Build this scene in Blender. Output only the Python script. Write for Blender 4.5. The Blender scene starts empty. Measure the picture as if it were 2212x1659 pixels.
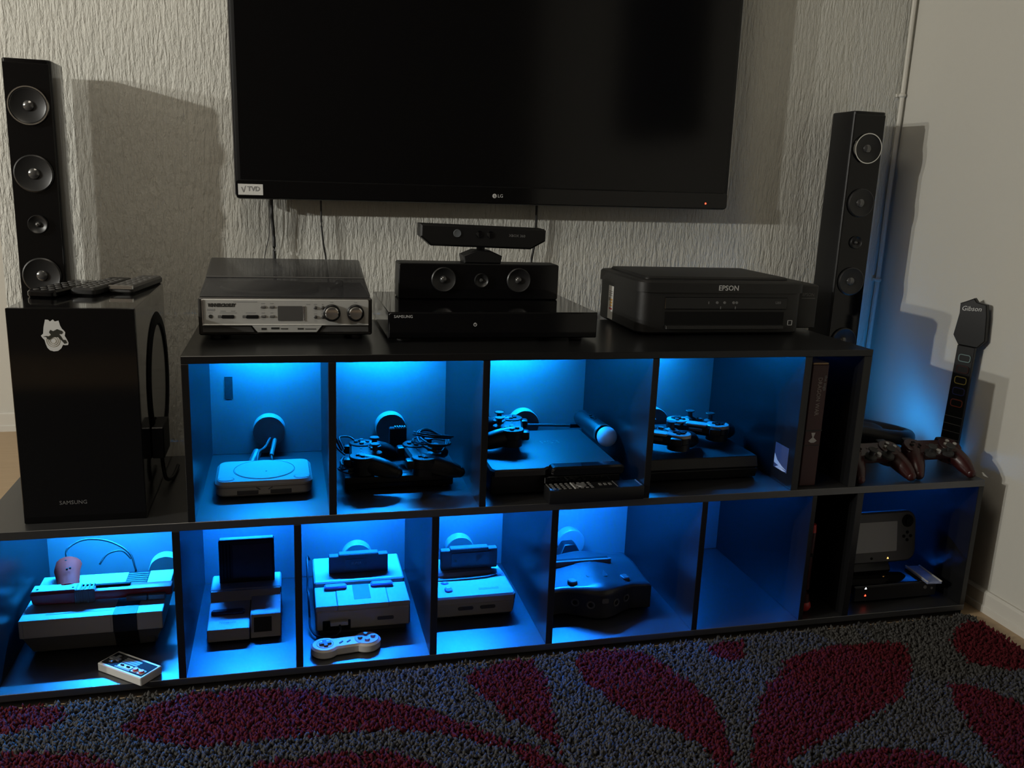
import bpy, bmesh, math, random
import numpy as np
from mathutils import Matrix, Vector

random.seed(7)
rng = np.random.default_rng(7)
scene = bpy.context.scene
COL = scene.collection
PI = math.pi

# ------------------------------------------------------------------ camera, light, exposure
cam_d = bpy.data.cameras.new('camera')
cam = bpy.data.objects.new('camera', cam_d)
COL.objects.link(cam)
cam_d.sensor_width = 36.0
cam_d.lens = 30.771
cam_d.clip_start = 0.02
R = ((0.9692974, -0.2427777, 0.0390061), (-0.0177962, -0.2274794, -0.9736203), (0.2452463, 0.9430335, -0.2248157))
M = Matrix.Identity(4)
for i in range(3):
    M[i][0] = R[0][i]; M[i][1] = -R[1][i]; M[i][2] = -R[2][i]
M[0][3], M[1][3], M[2][3] = 0.0, -1.66, 1.0145
cam.matrix_world = M
scene.camera = cam

scene.view_settings.view_transform = 'Standard'
scene.view_settings.look = 'None'
scene.view_settings.exposure = 0.0
scene.view_settings.gamma = 1.0
scene.view_settings.use_curve_mapping = False

world = bpy.data.worlds.new('world')
scene.world = world
world.use_nodes = True
world.node_tree.nodes['Background'].inputs[0].default_value = (0.9, 0.85, 0.75, 1)
world.node_tree.nodes['Background'].inputs[1].default_value = 0.004
scene.cycles.max_bounces = 6
scene.cycles.diffuse_bounces = 4
scene.cycles.glossy_bounces = 3
scene.cycles.sample_clamp_indirect = 4.0
scene.cycles.caustics_reflective = False
scene.cycles.caustics_refractive = False

LAMP_COLOR = (1.0, 0.98, 0.90)
def lamp(name, loc, watts, r=0.035):
    d = bpy.data.lights.new(name, 'POINT')
    d.energy = watts; d.color = LAMP_COLOR; d.shadow_soft_size = r
    o = bpy.data.objects.new(name, d); o.location = loc
    COL.objects.link(o)
    return o
lamp('room_lamp_bulb', (-3.6, -0.68, 1.64), 138)
lamp('room_lamp_bulb', (-3.6, -1.12, 1.90), 252)

fill_d = bpy.data.lights.new('shadow_fill', 'AREA'); fill_d.shape = 'DISK'; fill_d.size = 0.8; fill_d.energy = 9; fill_d.color = (1.0, 0.90, 0.74)  # unseen soft fill, added to lift the wall shadows
fill = bpy.data.objects.new('shadow_fill', fill_d); fill.location = (-0.3, -0.55, 2.57); COL.objects.link(fill)

LED_TOP = (0.002, 0.27, 1.0)
LED_LOW = (0.0035, 0.18, 1.0)

# ------------------------------------------------------------------ materials
MATS = {}
def mat(name, color, rough=0.5, metal=0.0, spec=0.5, coat=0.0, var=0.08, scale=60.0, bump=0.0, emit=None, estr=0.0):
    if name in MATS: return MATS[name]
    m = bpy.data.materials.new(name); m.use_nodes = True
    nt = m.node_tree; b = nt.nodes['Principled BSDF']
    tc = nt.nodes.new('ShaderNodeTexCoord')
    nz = nt.nodes.new('ShaderNodeTexNoise'); nz.inputs['Scale'].default_value = scale; nz.inputs['Detail'].default_value = 4
    nt.links.new(tc.outputs['Object'], nz.inputs['Vector'])
    mx = nt.nodes.new('ShaderNodeMix'); mx.data_type = 'RGBA'
    mx.inputs[6].default_value = tuple(c * (1 - var) for c in color) + (1,)
    mx.inputs[7].default_value = tuple(min(1, c * (1 + var)) for c in color) + (1,)
    nt.links.new(nz.outputs['Fac'], mx.inputs[0])
    nt.links.new(mx.outputs[2], b.inputs['Base Color'])
    b.inputs['Roughness'].default_value = rough
    b.inputs['Metallic'].default_value = metal
    b.inputs['Specular IOR Level'].default_value = spec
    b.inputs['Coat Weight'].default_value = coat
    b.inputs['Coat Roughness'].default_value = 0.04
    if bump:
        bp = nt.nodes.new('ShaderNodeBump'); bp.inputs['Strength'].default_value = bump; bp.inputs['Distance'].default_value = 0.002
        nt.links.new(nz.outputs['Fac'], bp.inputs['Height']); nt.links.new(bp.outputs['Normal'], b.inputs['Normal'])
    if emit:
        b.inputs['Emission Color'].default_value = tuple(emit) + (1,)
        b.inputs['Emission Strength'].default_value = estr
    MATS[name] = m
    return m

def plaster(name, color, rough_relief):
    m = bpy.data.materials.new(name); m.use_nodes = True
    nt = m.node_tree; b = nt.nodes['Principled BSDF']
    b.inputs['Roughness'].default_value = 0.85
    b.inputs['Specular IOR Level'].default_value = 0.2
    tc = nt.nodes.new('ShaderNodeTexCoord')
    def noise(sc, det, rough=0.6, dist=0.0):
        mp = nt.nodes.new('ShaderNodeMapping'); mp.inputs['Scale'].default_value = sc
        nt.links.new(tc.outputs['Object'], mp.inputs['Vector'])
        n = nt.nodes.new('ShaderNodeTexNoise'); n.inputs['Scale'].default_value = 1.0
        n.inputs['Detail'].default_value = det; n.inputs['Roughness'].default_value = rough; n.inputs['Distortion'].default_value = dist
        nt.links.new(mp.outputs['Vector'], n.inputs['Vector'])
        return n
    def ramp(src, lo, hi):
        r = nt.nodes.new('ShaderNodeMapRange'); r.interpolation_type = 'SMOOTHSTEP'
        r.inputs['From Min'].default_value = lo; r.inputs['From Max'].default_value = hi
        nt.links.new(src, r.inputs['Value']); return r.outputs['Result']
    def math_(op, a, bb):
        n = nt.nodes.new('ShaderNodeMath'); n.operation = op
        for k, v in enumerate((a, bb)):
            if isinstance(v, (int, float)): n.inputs[k].default_value = v
            else: nt.links.new(v, n.inputs[k])
        return n.outputs[0]
    fine = noise((260, 260, 200), 3)
    if rough_relief:
        streak = noise((120, 120, 20), 4, 0.60, 0.35)
        lump = noise((85, 85, 55), 4, 0.62, 0.2)
        broad = noise((38, 38, 14), 3, 0.55, 0.3)
        h = math_('ADD', math_('MULTIPLY', ramp(streak.outputs['Fac'], 0.30, 0.66), 0.75), math_('MULTIPLY', broad.outputs['Fac'], 0.9))
        h = math_('ADD', h, math_('MULTIPLY', lump.outputs['Fac'], 1.1))
        h = math_('ADD', h, math_('MULTIPLY', fine.outputs['Fac'], 0.30))
        dist, st = 0.0024, 1.0
    else:
        h = fine.outputs['Fac']; dist, st = 0.0008, 0.55
    bp = nt.nodes.new('ShaderNodeBump'); bp.inputs['Strength'].default_value = st; bp.inputs['Distance'].default_value = dist
    nt.links.new(h, bp.inputs['Height']); nt.links.new(bp.outputs['Normal'], b.inputs['Normal'])
    big = noise((1.5, 1.5, 1.5), 3)
    mx = nt.nodes.new('ShaderNodeMix'); mx.data_type = 'RGBA'
    mx.inputs[6].default_value = tuple(c * 0.94 for c in color) + (1,); mx.inputs[7].default_value = tuple(color) + (1,)
    nt.links.new(big.outputs['Fac'], mx.inputs[0]); nt.links.new(mx.outputs[2], b.inputs['Base Color'])
    return m

WALL_COL = (0.655, 0.65, 0.60)
m_plaster = plaster('scratched_plaster', WALL_COL, True)
m_wall = plaster('smooth_plaster', (0.55, 0.535, 0.485), False)
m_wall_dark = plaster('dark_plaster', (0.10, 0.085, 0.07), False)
m_shelf = mat('black_laminate', (0.007, 0.007, 0.0074), rough=0.28, spec=0.40, var=0.15, scale=25)
m_floor = mat('black_laminate_sheen', (0.012, 0.012, 0.0125), rough=0.40, spec=1.0, var=0.2, scale=200)  # same laminate as the dividers, made paler and shinier to carry the LED glow
m_floor.node_tree.nodes['Principled BSDF'].inputs['IOR'].default_value = 1.62
m_back = mat('shelf_back_board', (0.20, 0.20, 0.205), rough=0.5, spec=0.5, var=0.08, scale=12)
m_cap = mat('cap_plastic', (0.24, 0.24, 0.24), rough=0.45, var=0.05)
m_black = mat('black_plastic', (0.006, 0.006, 0.0065), rough=0.42, spec=0.35)
m_charcoal = mat('charcoal_plastic', (0.008, 0.0078, 0.0076), rough=0.5, var=0.15, scale=300, bump=0.1)
m_gloss = mat('black_gloss', (0.003, 0.003, 0.0035), rough=0.08, spec=0.4)
m_piano = mat('piano_black', (0.003, 0.003, 0.0035), rough=0.10, spec=0.6, coat=0.7)
m_screen = mat('screen_glass', (0.003, 0.003, 0.0035), rough=0.13, spec=0.32)
m_dark = mat('matt_black', (0.006, 0.006, 0.006), rough=0.8, spec=0.2)
m_rubber = mat('dark_rubber', (0.02, 0.02, 0.02), rough=0.6)
m_cone = mat('speaker_cone', (0.010, 0.010, 0.0105), rough=0.4)
m_chrome = mat('chrome', (0.75, 0.75, 0.74), rough=0.14, metal=1.0, var=0.02)
m_silver = mat('silver_panel', (0.50, 0.50, 0.48), rough=0.38, metal=0.25, var=0.03)
m_silver_dk = mat('dull_silver', (0.16, 0.16, 0.16), rough=0.4, metal=0.3)
m_lgrey = mat('light_grey_plastic', (0.43, 0.41, 0.375), rough=0.48, var=0.03)
m_white = mat('white_plastic', (0.52, 0.51, 0.48), rough=0.45, var=0.03)
m_ball = mat('milky_ball', (0.75, 0.75, 0.75), rough=0.5, var=0.02)
m_ball.node_tree.nodes['Principled BSDF'].inputs['Subsurface Weight'].default_value = 1.0
m_ball.node_tree.nodes['Principled BSDF'].inputs['Subsurface Radius'].default_value = (1, 1, 1)
m_ball.node_tree.nodes['Principled BSDF'].inputs['Subsurface Scale'].default_value = 0.05
m_mgrey = mat('mid_grey_plastic', (0.12, 0.117, 0.112), rough=0.5)
m_dgrey = mat('dark_grey_plastic', (0.07, 0.068, 0.066), rough=0.5)
m_lilac = mat('lilac_plastic', (0.22, 0.19, 0.46), rough=0.42)
m_paper = mat('white_sticker', (0.66, 0.66, 0.64), rough=0.55, var=0.04)
m_ink = mat('dark_ink', (0.02, 0.02, 0.018), rough=0.6)
m_inkgrey = mat('grey_ink', (0.25, 0.25, 0.25), rough=0.6)
m_print = mat('pale_print', (0.55, 0.55, 0.55), rough=0.5)
m_printdim = mat('dim_print', (0.16, 0.16, 0.16), rough=0.5)
m_red = mat('red_plastic', (0.42, 0.025, 0.02), rough=0.35)
m_dred = mat('dark_red_plastic', (0.032, 0.005, 0.005), rough=0.32)
m_orange = mat('orange_plastic', (1.0, 0.014, 0.004), rough=0.75, spec=0.12)
m_gunred = mat('gun_red_plastic', (0.30, 0.035, 0.03), rough=0.42)
m_maroon = mat('maroon_cover', (0.055, 0.018, 0.018), rough=0.55)
m_gold = mat('gold_edge', (0.45, 0.30, 0.15), rough=0.5)
m_navy = mat('navy_cover', (0.03, 0.035, 0.12), rough=0.4)
m_amber = mat('amber_plastic', (0.7, 0.4, 0.1), rough=0.5)
m_cable = mat('black_cable', (0.008, 0.008, 0.008), rough=0.5)
m_gcable = mat('grey_cable', (0.10, 0.10, 0.10), rough=0.5)
m_wcable = mat('painted_cable', (0.60, 0.58, 0.52), rough=0.7)
m_base = mat('baseboard_paint', (0.55, 0.53, 0.48), rough=0.6, var=0.04, scale=10)
m_led_top = mat('led_cyan', (0.2, 0.2, 0.2), emit=LED_TOP, estr=1550)
m_led_low = mat('led_blue', (0.2, 0.2, 0.2), emit=LED_LOW, estr=2200)
m_led_end = mat('led_blue_bright', (0.2, 0.2, 0.2), emit=(0.008, 0.26, 1.0), estr=2900)
m_led_dim = mat('led_blue_dim', (0.2, 0.2, 0.2), emit=(0.006, 0.17, 1.0), estr=1500)
m_led_wall = mat('led_wall', (0.2, 0.2, 0.2), emit=(0.01, 0.33, 1.0), estr=270)
m_on_red = mat('red_indicator', (0.2, 0, 0), emit=(1.0, 0.05, 0.02), estr=6)
m_on_amber = mat('amber_indicator', (0.2, 0.1, 0), emit=(1.0, 0.50, 0.12), estr=3)
m_on_white = mat('white_indicator', (0.2, 0.2, 0.2), emit=(1, 1, 1), estr=2)

def glassy(name, color, opacity, rough):
    m = bpy.data.materials.new(name); m.use_nodes = True
    nt = m.node_tree; b = nt.nodes['Principled BSDF']
    b.inputs['Base Color'].default_value = tuple(color) + (1,)
    b.inputs['Roughness'].default_value = rough
    b.inputs['Alpha'].default_value = opacity
    nz = nt.nodes.new('ShaderNodeTexNoise'); nz.inputs['Scale'].default_value = 30
    mr = nt.nodes.new('ShaderNodeMapRange'); mr.inputs['To Min'].default_value = rough * 0.9; mr.inputs['To Max'].default_value = rough * 1.2
    nt.links.new(nz.outputs['Fac'], mr.inputs['Value']); nt.links.new(mr.outputs['Result'], b.inputs['Roughness'])
    return m
m_smoke = glassy('smoked_plastic', (0.040, 0.040, 0.042), 0.74, 0.22)

# ------------------------------------------------------------------ mesh helpers
I4 = Matrix.Identity(4)
FRONT = Matrix(((1, 0, 0, 0), (0, 0, -1, 0), (0, 1, 0, 0), (0, 0, 0, 1)))     # poly (x,y) -> (x,z), extrude towards the viewer (-y)
SIDE_R = Matrix(((0, 0, 1, 0), (1, 0, 0, 0), (0, 1, 0, 0), (0, 0, 0, 1)))     # poly (x,y) -> (y,z), extrude towards +x
def T(x, y, z): return Matrix.Translation((x, y, z))
def RZ(a): return Matrix.Rotation(a, 4, 'Z')
def RX(a): return Matrix.Rotation(a, 4, 'X')
def RY(a): return Matrix.Rotation(a, 4, 'Y')

def NB(): return bmesh.new()
def merge(dst, src, M=I4):
    vm = [dst.verts.new(M @ v.co) for v in src.verts]
    for i, v in enumerate(src.verts): v.index = i
    for f in src.faces:
        try: dst.faces.new([vm[v.index] for v in f.verts])
        except ValueError: pass
    src.free()
    return dst
def box(bm, x0, x1, y0, y1, z0, z1, bev=0.0, seg=1, M=I4):
    t = NB()
    bmesh.ops.create_cube(t, size=1.0)
    for v in t.verts:
        v.co = Vector((x0 + (v.co.x + .5) * (x1 - x0), y0 + (v.co.y + .5) * (y1 - y0), z0 + (v.co.z + .5) * (z1 - z0)))
    if bev: bmesh.ops.bevel(t, geom=list(t.edges), offset=bev, segments=seg, affect='EDGES', profile=0.5)
    return merge(bm, t, M)
def hexa(bm, pts, bev=0.0, M=I4):
    """eight corners: bottom ring 0-3, top ring 4-7"""
    t = NB()
    v = [t.verts.new(p) for p in pts]
    for f in ((3, 2, 1, 0), (4, 5, 6, 7), (0, 1, 5, 4), (1, 2, 6, 5), (2, 3, 7, 6), (3, 0, 4, 7)): t.faces.new([v[i] for i in f])
    if bev: bmesh.ops.bevel(t, geom=list(t.edges), offset=bev, segments=1, affect='EDGES', profile=0.5)
    return merge(bm, t, M)
def rrect(w, d, r, n=5, cx=0.0, cy=0.0):
    pts = []
    for sx, sy, a0 in ((1, 1, 0), (-1, 1, 90), (-1, -1, 180), (1, -1, 270)):
        for k in range(n + 1):
            a = math.radians(a0 + 90 * k / n)
            pts.append((cx + sx * (w / 2 - r) + r * math.cos(a), cy + sy * (d / 2 - r) + r * math.sin(a)))
    return pts
def ngon(r, n=24, cx=0.0, cy=0.0, sy=1.0):
    return [(cx + r * math.cos(2 * PI * k / n), cy + r * sy * math.sin(2 * PI * k / n)) for k in range(n)]
def inset(poly, c):
    n = len(poly); out = []
    for i in range(n):
        p0, p1, p2 = Vector(poly[i - 1]), Vector(poly[i]), Vector(poly[(i + 1) % n])
        e1 = (p1 - p0).normalized() if (p1 - p0).length > 1e-9 else Vector((1, 0))
        e2 = (p2 - p1).normalized() if (p2 - p1).length > 1e-9 else e1
        n1 = Vector((-e1.y, e1.x)); n2 = Vector((-e2.y, e2.x))
        b = n1 + n2
        if b.length < 1e-6: b = n1
        b.normalize()
        out.append(tuple(p1 + b * (c / max(0.4, b.dot(n1)))))
    return out
def area(poly):
    return 0.5 * sum(poly[i - 1][0] * poly[i][1] - poly[i][0] * poly[i - 1][1] for i in range(len(poly)))
def prism(bm, poly, z0, z1, ch=0.0, chb=0.0, M=I4):
    if area(poly) < 0: poly = poly[::-1]
    rings = []
    if chb: rings.append((inset(poly, chb), z0)); rings.append((poly, z0 + chb))
    else: rings.append((poly, z0))
    if ch: rings.append((poly, z1 - ch)); rings.append((inset(poly, ch), z1))
    else: rings.append((poly, z1))
    vs = [[bm.verts.new(M @ Vector((x, y, z))) for x, y in p] for p, z in rings]
    n = len(poly)
    for a, b in zip(vs, vs[1:]):
        for i in range(n): bm.faces.new((a[i - 1], a[i], b[i], b[i - 1]))
    bm.faces.new(vs[0][::-1]); bm.faces.new(vs[-1])
    return bm
def cyl(bm, r, z0, z1, n=24, ch=0.0, cx=0.0, cy=0.0, M=I4):
    return prism(bm, ngon(r, n, cx, cy), z0, z1, ch, 0.0, M)
def lathe(bm, prof, n=24, M=I4):
    rings = []
    for r, z in prof:
        if r < 1e-6: rings.append([bm.verts.new(M @ Vector((0, 0, z)))])
        else: rings.append([bm.verts.new(M @ Vector((r * math.cos(2 * PI * k / n), r * math.sin(2 * PI * k / n), z))) for k in range(n)])
    for a, b in zip(rings, rings[1:]):
        for k in range(n):
            k2 = (k + 1) % n
            if len(a) == 1 and len(b) == 1: continue
            if len(a) == 1: bm.faces.new((a[0], b[k2], b[k]))
            elif len(b) == 1: bm.faces.new((a[k], a[k2], b[0]))
            else: bm.faces.new((a[k], a[k2], b[k2], b[k]))
    return bm
def ball(bm, r, c=(0, 0, 0), sc=(1, 1, 1), n=16, M=I4):
    prof = [(r * math.sin(PI * k / (n // 2)), -r * math.cos(PI * k / (n // 2))) for k in range(n // 2 + 1)]
    prof[0] = (0, -r); prof[-1] = (0, r)
    return lathe(bm, prof, n, M @ T(*c) @ Matrix.Diagonal((sc[0], sc[1], sc[2], 1)))
def smooth_path(pts, k=5):
    P = [Vector(p) for p in pts]; out = []
    for i in range(len(P) - 1):
        p0 = P[max(i - 1, 0)]; p1 = P[i]; p2 = P[i + 1]; p3 = P[min(i + 2, len(P) - 1)]
        for j in range(k):
            t = j / k
            out.append(0.5 * ((2 * p1) + (p2 - p0) * t + (2 * p0 - 5 * p1 + 4 * p2 - p3) * t * t + (3 * p1 - p0 - 3 * p2 + p3) * t ** 3))
    out.append(P[-1]); return out
def tube(bm, pts, r, n=8, k=5, sy=1.0, M=I4):
    """r: one radius or one per point"""
    P = smooth_path(pts, k) if k > 1 else [Vector(p) for p in pts]
    if isinstance(r, (int, float)): rr = [r] * len(P)
    else:
        rr = []
        for i in range(len(P)):
            t = i / (len(P) - 1) * (len(r) - 1); a = int(min(t, len(r) - 2)); rr.append(r[a] + (r[a + 1] - r[a]) * (t - a))
    up = Vector((0, 0, 1)); rings = []
    for i, p in enumerate(P):
        d = (P[min(i + 1, len(P) - 1)] - P[max(i - 1, 0)])
        d = d.normalized() if d.length > 1e-9 else Vector((0, 0, 1))
        s = d.cross(up)
        if s.length < 0.05: s = d.cross(Vector((0, 1, 0)))
        s.normalize(); u = s.cross(d).normalized()
        rings.append([bm.verts.new(M @ (p + s * (rr[i] * math.cos(2 * PI * q / n)) + u * (rr[i] * sy * math.sin(2 * PI * q / n)))) for q in range(n)])
    for a, b in zip(rings, rings[1:]):
        for q in range(n): bm.faces.new((a[q], a[(q + 1) % n], b[(q + 1) % n], b[q]))
    bm.faces.new(rings[0][::-1]); bm.faces.new(rings[-1])
    return bm

def obj(name, bm, material, parent=None, loc=None, rot=None, sharp=32):
    me = bpy.data.meshes.new(name)
    bmesh.ops.recalc_face_normals(bm, faces=bm.faces)
    bm.to_mesh(me); bm.free()
    me.materials.append(material)
    me.polygons.foreach_set('use_smooth', [True] * len(me.polygons))
    me.set_sharp_from_angle(angle=math.radians(sharp))
    o = bpy.data.objects.new(name, me); COL.objects.link(o)
    if parent is not None: o.parent = parent
    if loc: o.location = loc
    if rot: o.rotation_euler = rot
    return o
def thing(name, label, cat, loc=(0, 0, 0), rz=0.0, group=None, rot=None):
    o = bpy.data.objects.new(name, None); COL.objects.link(o)
    o.empty_display_size = 0.02
    o.location = loc; o.rotation_euler = rot if rot else (0, 0, rz)
    o['label'] = label; o['category'] = cat
    if group: o['group'] = group
    return o
def tag(o, label, cat, group=None):
    o['label'] = label; o['category'] = cat
    if group: o['group'] = group
    return o
def struct(name, bm, m, parent=None):
    o = obj(name, bm, m, parent)
    if parent is None: o['kind'] = 'structure'
    return o
def dup(root, loc, rot, label, group=None):
    r = root.copy(); COL.objects.link(r); r.location = loc; r.rotation_euler = rot; r['label'] = label
    if group: r['group'] = group
    for ch in list(root.children):
        c = ch.copy(); COL.objects.link(c); c.parent = r
        for g in list(ch.children):
            d = g.copy(); COL.objects.link(d); d.parent = c
    return r
def text(name, s, size, parent, loc, m, rot=(PI / 2, 0, 0), align='CENTER', shear=0.0, bold=0.0, xs=1.0):
    c = bpy.data.curves.new(name, 'FONT'); c.body = s; c.size = size; c.align_x = align; c.align_y = 'CENTER'
    c.extrude = 0.0002; c.shear = shear; c.offset = bold; c.resolution_u = 2
    c.materials.append(m)
    tmp = bpy.data.objects.new(name + '_curve', c); COL.objects.link(tmp)
    dg = bpy.context.evaluated_depsgraph_get()
    me = bpy.data.meshes.new_from_object(tmp.evaluated_get(dg)); me.name = name
    bpy.data.objects.remove(tmp); bpy.data.curves.remove(c)
    o = bpy.data.objects.new(name, me); COL.objects.link(o)
    o.parent = parent; o.location = loc; o.rotation_euler = rot; o.scale = (xs, 1, 1)
    return o

# ------------------------------------------------------------------ room
XW, YW = 1.70, 0.60
ZB, ZBT, ZT, ZTT, ZS = 0.0317, 0.3426, 0.3594, 0.6673, 0.6818
b = NB(); box(b, -0.640, XW + 0.12, YW, YW + 0.12, 0, 2.6); struct('wall_back', b, m_plaster)
b = NB(); box(b, XW, XW + 0.12, -3.4, YW, 0, 2.6); struct('wall_right', b, m_wall)
b = NB(); box(b, -5.1, -5.0, -3.4, 2.1, 0, 2.6); struct('wall_left', b, m_wall_dark)
b = NB(); box(b, -5.1, XW + 0.12, -3.5, -3.4, 0, 2.6); struct('wall_front', b, m_wall_dark)
b = NB(); box(b, -5.0, XW + 0.12, 1.97, 2.07, 0, 2.6); struct('wall_hallway', b, m_wall)
b = NB(); box(b, -5.1, XW + 0.12, -3.5, 2.07, 2.6, 2.7); struct('ceiling', b, mat('ceiling_paint', (0.22, 0.21, 0.19), rough=0.9, scale=5))

def floor_mat():
    m = bpy.data.materials.new('tan_floorboards'); m.use_nodes = True
    nt = m.node_tree; bs = nt.nodes['Principled BSDF']; bs.inputs['Roughness'].default_value = 0.45
    tc = nt.nodes.new('ShaderNodeTexCoord'); mp = nt.nodes.new('ShaderNodeMapping'); mp.inputs['Scale'].default_value = (3, 40, 1)
    nz = nt.nodes.new('ShaderNodeTexNoise'); nz.inputs['Scale'].default_value = 2; nz.inputs['Detail'].default_value = 6
    mx = nt.nodes.new('ShaderNodeMix'); mx.data_type = 'RGBA'
    mx.inputs[6].default_value = (0.36, 0.25, 0.145, 1); mx.inputs[7].default_value = (0.46, 0.33, 0.20, 1)
    nt.links.new(tc.outputs['Object'], mp.inputs['Vector']); nt.links.new(mp.outputs['Vector'], nz.inputs['Vector'])
    nt.links.new(nz.outputs['Fac'], mx.inputs[0]); nt.links.new(mx.outputs[2], bs.inputs['Base Color'])
    return m
b = NB(); box(b, -5.1, XW + 0.12, -3.5, 2.07, -0.05, 0); struct('floor', b, floor_mat())

def baseboard(name, x0, x1, y0, y1, h, side):
    b = NB()
    prof = [(0, 0), (0.014, 0), (0.014, h * 0.30), (0.011, h * 0.34), (0.011, h - 0.006), (0.006, h), (0, h)]
    if side == 'R': prism(b, [(-p, q) for p, q in prof], y0, y1, M=Matrix(((1, 0, 0, x1), (0, 0, 1, 0), (0, 1, 0, 0), (0, 0, 0, 1))))
    else: prism(b, [(-p, q) for p, q in prof], x0, x1, M=Matrix(((0, 0, 1, 0), (1, 0, 0, y1), (0, 1, 0, 0), (0, 0, 0, 1))))
    struct(name, b, m_base)
baseboard('baseboard_right', 0, XW, -3.4, 0.585, 0.056, 'R')
baseboard('baseboard_hallway', -3.6, XW, 0, 1.97, 0.075, 'B')

# the painted cable that runs down the corner, with its two clips
b = NB(); tube(b, [(XW - .012, YW - .014, 2.6), (XW - .013, YW - .014, 1.6), (XW - .011, YW - .013, 1.33), (XW - .014, YW - .014, 1.0), (XW - .012, YW - .013, 0.78), (XW - .016, YW - .014, 0.6), (XW - .016, YW - .014, 0.02)], 0.0065, 8, 4)
t = thing('corner_cable', 'white painted cable running down the corner of the two walls', 'cable')
obj('cable', b, m_wcable, t)
for z in (1.295, 0.775):
    b = NB(); ball(b, 0.010, (XW - .012, YW - .013, z), (1, 1, 0.8), 10); box(b, XW - .024, XW - .004, YW - .006, YW, z - .004, z + .004); obj('clip', b, m_wcable, t)

# dark curtained window on the right wall beside the viewer (only its reflection in the television is seen)
b = NB(); box(b, XW - .04, XW, -1.62, -0.82, 1.27, 2.25, 0.01); w = struct('window_1', b, mat('window_frame_paint', (0.06, 0.06, 0.06), rough=0.5))
mc = mat('dark_curtain', (0.02, 0.02, 0.03), rough=0.9)
for k in range(12):
    y = -1.60 + k * 0.069
    b = NB(); tube(b, [(XW - .065, y, 2.28), (XW - .065, y + .004, 1.24)], 0.038, 8, 1); obj('curtain_fold', b, mc, w)

# ------------------------------------------------------------------ shelf units
YB = 0.4216; TH = 0.0145
def board(par, name, x0, x1, y0, y1, z0, z1, m=None):
    b = NB(); box(b, x0, x1, y0, y1, z0, z1, 0.0008); return obj(name, b, m or m_shelf, par)
def grommet(par, x, z):
    b = NB()
    prof = [(0.0, 0.0300), (0.0360, 0.0300), (0.0372, 0.0286), (0.0372, 0.0), (0.0, 0.0)]
    lathe(b, prof[::-1], 40, T(x, YB, z) @ FRONT)
    obj('cable_cap', b, m_cap, par)

lower = thing('shelf_unit', 'long black lower shelf unit of eight cubbies standing on the floor', 'shelf')
XL, XR = -0.565, 1.6195
board(lower, 'top_panel', XL, XR, 0, YB + .004, ZBT, ZT - .0002, m_floor)
board(lower, 'bottom_panel', XL, XR, 0, YB, ZB - .0145, ZB, m_floor)
board(lower, 'plinth', XL + .003, XR - .003, 0.004, 0.02, 0.0005, ZB - .0146)
board(lower, 'side_panel', XL, XL + TH, 0.0002, YB, ZB + .0001, ZBT - .0001)
board(lower, 'side_panel', XR - TH, XR, 0.0002, YB, ZB + .0001, ZBT - .0001)
for x0, x1 in ((-.2241, -.2101), (.0014, .0154), (.2753, .2903), (.5308, .5459), (.8780, .8917), (1.1532, 1.1646), (1.2697, 1.2873)):
    board(lower, 'divider', x0, x1, 0.0002, YB, ZB + .0001, ZBT - .0001)
board(lower, 'back_panel', XL, XR, YB, YB + .004, ZB, ZBT - .0001, m_back)
for x, z in ((-.295, .086), (.154, .086), (.414, .088), (.714, .088)): grommet(lower, x, z)
def strip(par, x0, x1, y, z, m):
    b = NB(); box(b, x0, x1, y - .004, y + .004, z - .0007, z - .0002); return obj('led_strip', b, m, par)
for x0, x1, y, m in ((-.50, -.27, .385, m_led_end), (-.19, -.02, .37, m_led_low), (.03, .25, .37, m_led_low), (.31, .51, .37, m_led_low), (.57, .74, .30, m_led_low), (.894, .96, .37, m_led_low), (1.30, 1.40, .37, m_led_dim)):
    strip(lower, x0, x1, y, ZBT, m)
b = NB(); box(b, 1.53, 1.61, .325, .333, ZT, ZT + .003); obj('led_strip', b, m_led_wall, lower)

upper = thing('shelf_unit', 'black upper shelf unit of five cubbies resting on the lower unit', 'shelf', (0, 0, 0))
UL, UR = -.1939, 1.2601
board(upper, 'top_panel', UL, UR, 0, YB + .004, ZTT, ZS)
board(upper, 'side_panel', UL, UL + .0133, 0.0002, YB, ZT, ZTT - .0001)
board(upper, 'side_panel', 1.2400, UR, 0.0002, YB, ZT, ZTT - .0001)
dv = None
for x0, x1 in ((.0700, .0845), (.3719, .3862), (.7341, .7488), (1.0928, 1.1101)):
    dv = board(upper, 'divider', x0, x1, 0.0002, YB, ZT, ZTT - .0001)
board(upper, 'back_panel', UL, UR, YB, YB + .004, ZT, ZTT - .0001, m_back)
for x, z in ((-.051, .421), (.235, .419), (.572, .419), (.925, .415)): grommet(upper, x, z)
for x0, x1 in ((-.13, .03), (.12, .31), (.41, .62), (.765, .93)):
    strip(upper, x0, x1, .394, ZTT, m_led_top)
strip(upper, 1.13, 1.16, .40, ZTT, m_led_dim)
b = NB(); box(b, -.149, -.131, YB - .0006, YB, .495, .548); o = obj('tape_mark', b, mat('tape_residue', (0.022, 0.022, 0.022), rough=.7, var=.5, scale=120), upper)
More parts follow.
